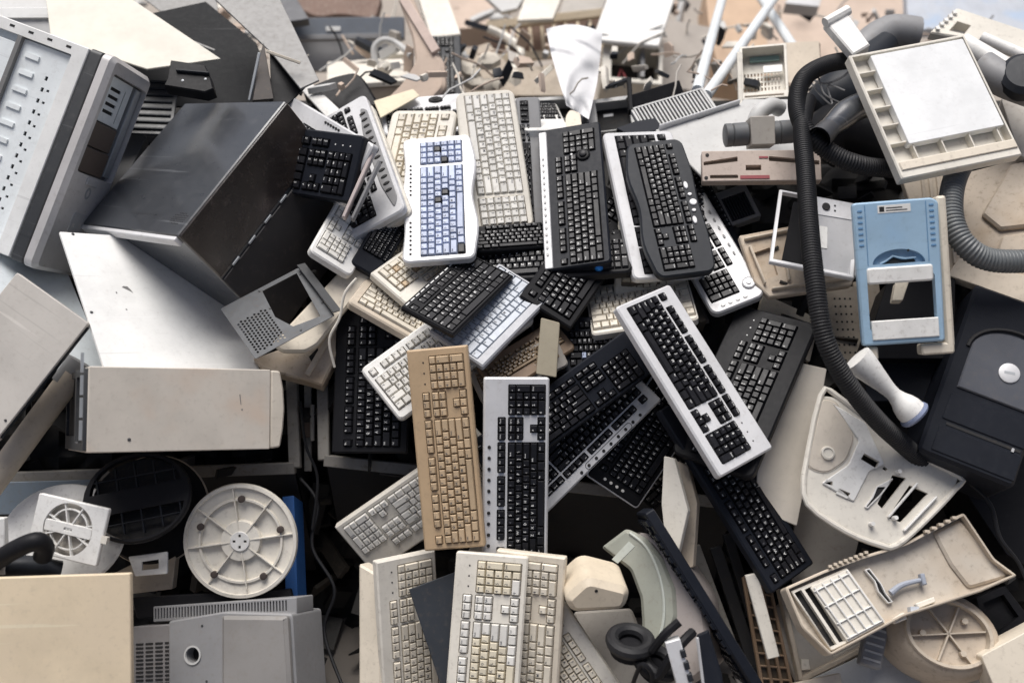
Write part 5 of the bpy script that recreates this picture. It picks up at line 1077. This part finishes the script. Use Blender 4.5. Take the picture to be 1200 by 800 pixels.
part('clip_block', MB().plate(soften(on(1076,706, 1098,698, 1100,704, 1080,712), .003), -.014, -.028, bev=.002), ivory, t)
part('bluish_clip', MB().box(-.010, -.006, -.028, .010, .006, -.008), mat('pale_blue_grey', (.5, .54, .6), .4), t, Matrix.Translation((*on(1073,712, 1074,712, 1074,713)[0], 0)))
rep('edge_tooth', MB().box(-.004, -.003, 0, .004, .003, .008).mesh('edge_tooth', beige), t, [(*p, 0) for p in onto(M, [c for k in range(8) for c in (972+6*k, 663.5-2.3*k)])])
rep('edge_tooth', MB().box(-.005, -.003, 0, .005, .003, .012).mesh('edge_tooth', beige), t, [(*p, 0) for p in onto(M, [c for k in range(5) for c in (1084+8*k, 623-4*k)])])
part('curl', MB().plate(soften(on(1098,622, 1130,606, 1188,674, 1140,688, 1118,660), .01), -.018, -.027, bev=.006), mat('stained_cream_plastic', (.58, .52, .44), .5), t)
# oval vent housing
M = frame_at(1112, 742, 2.32, (-.1, .35, .93), -18)
t = thing('oval_housing', 'grey-beige rounded fan housing with an oval ribbed opening', 'fan housing', M)
part('dome', MB().lathe([(.14, -.16), (.135, -.06), (.115, -.012), (.10, -.002), (.092, .0), (.088, -.012), (.001, -.016)], 40, sy=.78), beige_dirty, t)
part('ring', MB().lathe([(.0935, -.006), (.101, .001), (.098, .007), (.09, .007), (.0865, -.004)], 40, sy=.78), beige, t) if False else None
mb = MB(); rr = [[((r_*math.cos(2*math.pi*i/40)), .78*r_*math.sin(2*math.pi*i/40), z) for i in range(40)] for r_, z in ((.0935, -.006), (.101, .001), (.098, .007), (.09, .007), (.0865, -.012))]
mb.loft(rr); part('ring', mb, beige, t)
for a in (20, 80, 140): part('rib', MB().box(-.086, -.002, -.014, .086, .002, .0), beige, t, Matrix.Scale(.78, 4, (0, 1, 0)) @ Matrix.Rotation(R(a), 4, 'Z'))
rep('boss', MB().lathe([(.008, -.014), (.007, .002), (.001, .002)], 10).mesh('boss', beige), t, [(.06*math.cos(R(a)), .045*math.sin(R(a)), 0) for a in (60, 200, 310)])
part('vent_collar', MB().plate(rrect(-.17, -.12, -.12, .06, .004), -.05, -.09, bev=.003), greyp, t)
rep('vent_fin', MB().box(-.02, -.0025, 0, .02, .0025, .004).mesh('vent_fin', lgrey), t, [(-.145, -.105+.018*k, -.05) for k in range(8)])
slab('grey_printer_flap', 'grey printer lid flat below the ribbed cream cover', 'lid', (1000,772, 1046,748, 1080,800, 1090,840, 960,840, 940,800), lgrey, t=.03, d=2.42, n=(0, .4, .9))
slab('cream_box_corner', 'cream box corner in the bottom right corner', 'box', (1150,768, 1236,722, 1240,850, 1184,850), cream, t=.08, d=2.26, n=(-.05, .2, .97), r=.006)
slab('hollow_tray', 'black plastic frame behind the oval housing', 'frame piece', (1144,700, 1178,686, 1204,720, 1204,750, 1160,768), black, t=.03, d=2.42, n=(0, .3, .95), holes=[((1152,706, 1176,696, 1194,722, 1166,744), .02)])
# crate on the lower right
M, o = frame_poly((872,676, 902,684, 930,790, 936,840, 900,840), 2.42, (.1, .2, .97))
t = thing('beige_crate', 'brown-beige plastic crate wall with a square lattice at the bottom', 'crate', M)
fr = onto(M, (872,676, 902,684, 936,840, 900,840))
part('back', MB().plate(ccw(fr), -.01, -.016), mat('dark_brown_plastic', (.10, .075, .05), .6, dirt=.5), t)
for k in range(4):
    f = k/3; a = Vector(fr[0]).lerp(Vector(fr[1]), f); b = Vector(fr[3]).lerp(Vector(fr[2]), f); part('upright', bar(MB(), (*a, -.004), (*b, -.004), .008, .012, up=(0, 0, 1)), brownp, t)
for k in range(12):
    f = k/11; a = Vector(fr[0]).lerp(Vector(fr[3]), f); b = Vector(fr[1]).lerp(Vector(fr[2]), f); part('crossbar', bar(MB(), (*a, -.003), (*b, -.003), .005, .009, up=(0, 0, 1)), brownp, t)
solo('cream_edge_board', 'cream panel edge rising beside the end of the long black keyboard', 'panel', bar(MB(), P(880, 672, 2.38), P(906, 770, 2.36), .03, .012), ivory)
M, o = frame_poly((934,690, 976,768, 1060,726, 1050,760, 940,810, 900,720), 2.5, (0, .3, .95))
t = thing('shallow_tray', 'shallow grey-beige tray frame under the ribbed cream cover', 'tray', M)
part('base', MB().plate(soften(o, .004), 0, -.03, bev=.003), warmgrey, t)
for q in ((912,690, 936,796), (936,796, 1044,742)): part('rim', bar(MB(), *[Vector((*p, .012)) for p in onto(M, q)], .012, .03, up=(0, 0, 1)), beige, t)
part('tag', MB().plate(ccw(onto(M, (938,772, 947,772, 949,784, 938,785))), .006, 0, bev=.001), ivory, t)
part('white_tab', MB().plate(ccw(onto(M, (974,776, 990,768, 990,782, 974,790))), .006, 0, bev=.001), white, t)
slab('beige_toothed_strip', 'beige toothed plastic strip at the bottom edge under the tray', 'strip', (930,800, 985,788, 990,830, 930,840), beige, t=.02, d=2.34, n=(0, .3, .95))

# ------------------------------------------------------------------ bottom middle
M, o = frame_poly((704,641, 733,619, 757,630, 777,655, 791,690, 793,722, 782,752, 766,774, 748,764, 752,730, 750,700, 738,668), 2.36, (-.35, .2, .9))
t = thing('curved_monitor', 'grey-green monitor lying on its face with a curved rim', 'monitor', M)
part('rim_highlight', MB().tube(spline([Vector((*p, .001)) for p in onto(M, (738,624, 757,640, 771,668, 778,702, 776,736, 764,766))], 5), .004, 6), mat('pale_green_label_highlight', (.50, .53, .48), .5), t)  # pale tube paints the highlight along the curved rim
part('rim', MB().plate(soften(o, .008), 0, -.03, bev=.008), greenp, t)
part('label', MB().plate(ccw(onto(M, (717,655, 737,634, 744,640, 724,660))), .001, 0, bev=.0003), mat('pale_green_label_highlight', (.50, .53, .48), .5), t)
part('shell', MB().plate(soften(ccw(onto(M, (740,622, 776,628, 824,700, 836,780, 800,810, 764,774, 782,740, 786,700, 770,650))), .02), -.008, -.2, bev=.012), mat('mauve_grey_plastic', (.36, .32, .30), .5, dirt=.35), t)
M, o = frame_poly((672,716, 740,712, 762,764, 772,830, 700,850), 2.46, (-.05, .35, .93))
solo('printer_stand', 'warm grey printer base under the small cream box', 'base', MB().plate(soften(o, .01), 0, -.1, bev=.006).cyl((.0, .045), .008, .007, 0, .006, 14), warmgrey, M)
M, o = frame_poly((688,678, 740,691, 733,716, 671,719, 661,703), 2.28, (.06, -.22, .97))
t = thing('cream_box', 'small faceted cream plastic box leaning on the grey-green monitor', 'box', M)
part('body', MB().plate(soften(o, .022, 5), 0, -.14, bev=.014), mat('yellow_cream_plastic', (.66, .57, .44), .5, dirt=.3), t)
part('screw_hole', MB().lathe([(.004, 0), (.004, .0008)], 8, c=(0, .02)), wellb, t)
DT = (-.75, .15, .64)
slab('cream_cover_plate', 'thin cream cover standing on edge beside the hanging black keyboard', 'cover', (778,534, 790,537, 806,598, 792,660, 780,640, 775,590), ivory, t=.018, d=2.4, n=(-.5, .15, .85))
slab('tan_cover_plate', 'thin tan cover standing on edge behind the cream one', 'cover', (793,540, 806,546, 817,590, 812,664, 798,668, 800,610), beige, t=.02, d=2.45, n=(-.5, .15, .85))
def edge_pose():
    a, b = P(755, 602, 2.32), P(886, 812, 2.26); x = (b-a).normalized(); n = camvec(-.845, -.53, .10); n = (n-x*n.dot(x)).normalized(); y = n.cross(x)
    M_ = Matrix((x, y, n)).transposed().to_4x4(); s_ = -1 if y.dot(AF) > 0 else 1
    if s_ < 0: x = -x; y = -y; M_ = Matrix((x, y, n)).transposed().to_4x4()
    M_.translation = (a+b)/2 - y*.075; return M_, (b-a).length, .15
kb('K43', 'navy keyboard standing on its edge so only its front keys show', (757,604, 884,806, 868,816, 741,614), navy, navy, legw, off=0, d=2.28, pose=edge_pose(), mg=(.03, .03, .02, .06), rad=.006, t=.026, size=None)
t = thing('headphones', 'black padded headphones lying by the keyboard standing on edge', 'headphones', Matrix())
for c, s_, n_ in (((739, 751), 1, (.05, .92, .38)), ((772, 776), .9, (.4, .8, .45))):
    M = frame_at(c[0], c[1], 2.26, n_); mb = MB()
    ring = []
    for i in range(28):
        a = 2*math.pi*i/28; ring.append([((.042+.016*math.cos(2*math.pi*k/10))*s_*math.cos(a), (.042+.016*math.cos(2*math.pi*k/10))*s_*math.sin(a), .016*s_*math.sin(2*math.pi*k/10)) for k in range(10)])
    mb.loft(ring+ring[:1]); e = part('ear_cushion', mb, rubber, t, M)
    part('ear_shell', MB().lathe([(.045*s_, -.03), (.042*s_, -.012), (.02*s_, -.008), (.001, -.008)], 20), black, t, M)
part('band', MB().tube(spline([P(744, 770, 2.24), P(752, 782, 2.22), P(770, 792, 2.22), P(786, 770, 2.2), P(800, 752, 2.2), P(812, 740, 2.22)], 6), .011, 8), black, t)
part('arm', MB().tube(spline([P(764, 762, 2.22), P(778, 744, 2.2), P(790, 733, 2.2), P(796, 728, 2.2)], 5), .010, 8), black, t)
part('cord', MB().tube(spline([P(742, 800, 2.24), P(752, 778, 2.2), P(764, 790, 2.2), P(760, 812, 2.22)], 6), .005, 6), black, t)
t = thing('silver_remote', 'silver plastic strip with dark keys standing by the headphones', 'device', Matrix())
part('body', bar(MB(), P(787, 748, 2.2), P(812, 838, 2.2), .034, .03), silverw, t)
for k in range(5): part('key', bar(MB(), P(799+4*k, 760+14*k, 2.188), P(801.5+4*k, 769+14*k, 2.188), .012, .016), char, t)
M, o = frame_poly((816,744, 830,738, 846,790, 852,840, 826,840), 2.22, (-.2, .2, .95))
t = thing('silver_edged_slab', 'black slab with a bright silver edge at the bottom by the standing keyboard', 'device', M)
part('slab', MB().plate(soften(o, .004), 0, -.03, bev=.004), navy, t)
part('silver_edge', bar(MB(), *[Vector((*p, .003)) for p in onto(M, (817, 746, 829, 840))], .007, .008, up=(0, 0, 1)), silver, t)
BG = 'dark upright slats of the lower bin'
for k, (a, b, w_) in enumerate((((812, 640), (872, 800), .035), ((838, 640), (884, 780), .03), ((852, 625), (896, 770), .025), ((808, 668), (842, 740), .04))):
    bar_thing('bin_strip', ['grey bin slat nearest the standing keyboard', 'middle dark bin slat left of the cream panel edge', 'rightmost dark bin slat beside the cream panel edge', 'short bin slat behind the standing keyboard'][k], 'slat', P(*a, 2.56), P(*b, 2.52), w_, .02, wood if k in (0, 3) else dk, BG)
slab('dark_metal_plate', 'dark blue-grey metal plate with rivets between the cream keyboards', 'plate', (479,690, 541,667, 556,760, 550,850, 532,850), mat('dark_slate_metal', (.035, .04, .048), .45, metal=.2, dirt=.3), t=.006, d=2.36, n=(.0, .15, 1), r=.002)
slab('cream_thick_tray', 'thick cream plastic tray standing left of the cream keyboards at the bottom', 'tray', (420,660, 434,668, 447,676, 446,850, 420,850), cream, t=.05, d=2.42, n=(-.35, .1, .94), r=.006, bev=.005)
slab('cream_disc_edge', 'pale rounded plastic edge peeking out over the silver framed keyboard', 'cover', (548,642, 566,638, 586,646, 586,660, 552,660), ivory, t=.02, d=2.4, r=.012)
slab('beige_shell', 'cream moulded shell under the chassis plate', 'cover', (318,402, 420,294, 440,318, 372,404, 358,412, 330,412), cream, t=.02, d=2.52, n=(.1, .3, .95), r=.008, bev=.006)
M, o = frame_poly((296,420, 330,408, 392,368, 412,380, 378,452, 360,446, 306,432), 2.56, (.1, .3, .95))
t = thing('beige_drive_tray', 'grimy beige drive tray lying under the chassis plate', 'tray', M)
part('body', MB().plate(soften(o, .006), 0, -.06, bev=.005), beige_dirty, t)
part('slot', MB().plate(ccw(onto(M, (362,418, 372,408, 376,416, 366,426))), .002, 0, bev=.0005), wellb, t)
part('rib', bar(MB(), *[Vector((*p, .006)) for p in onto(M, (360, 440, 398, 376))], .014, .012, up=(0, 0, 1)), beige, t)
slab('olive_board', 'olive-beige panel standing between the brown keyboard and the navy keyboard', 'panel', (634,372, 656,378, 652,442, 628,438), mat('olive_beige_plastic', (.34, .30, .22), .5, dirt=.3), t=.008, d=2.46, n=(-.1, .2, .97))
solo('blue_stopper', 'bright blue rounded cap beside the slanting black keyboard', 'cap', MB().lathe([(.010, -.02), (.012, -.004), (.009, .005), (.001, .007)], 18), mat('bright_blue_plastic', (.03, .25, .75), .35, dirt=.1), frame_at(702, 312, 2.54, (0, .2, 1)))

CG = 'loose cables in the gaps of the heap'
for lb, m_, r_, pts in (
    ('black cable looping in the dark gap right of the blue bin edge', rubber, .0045, [(352, 560, 2.62), (372, 590, 2.6), (366, 640, 2.58), (392, 690, 2.56), (380, 740, 2.56), (404, 810, 2.5)]),
    ('black cable hanging over the edge of the ribbed cream cover', rubber, .005, [(1130, 560, 2.4), (1160, 590, 2.38), (1172, 630, 2.36), (1196, 664, 2.36), (1216, 720, 2.34)]),
    ('pale cable trailing from the white number keys over the large black keyboard', ivory, .0035, [(418, 326, 2.46), (404, 344, 2.46), (398, 372, 2.47), (386, 398, 2.48), (392, 430, 2.5)]),
    ('thin cable sagging between the two steel bins', rubber, .004, [(352, 470, 2.62), (358, 520, 2.6), (372, 560, 2.6), (366, 620, 2.58)])):
    solo('loose_cable', lb, 'cable', MB().tube(spline([P(*p) for p in pts], 8), r_, 7), m_, Matrix(), CG)
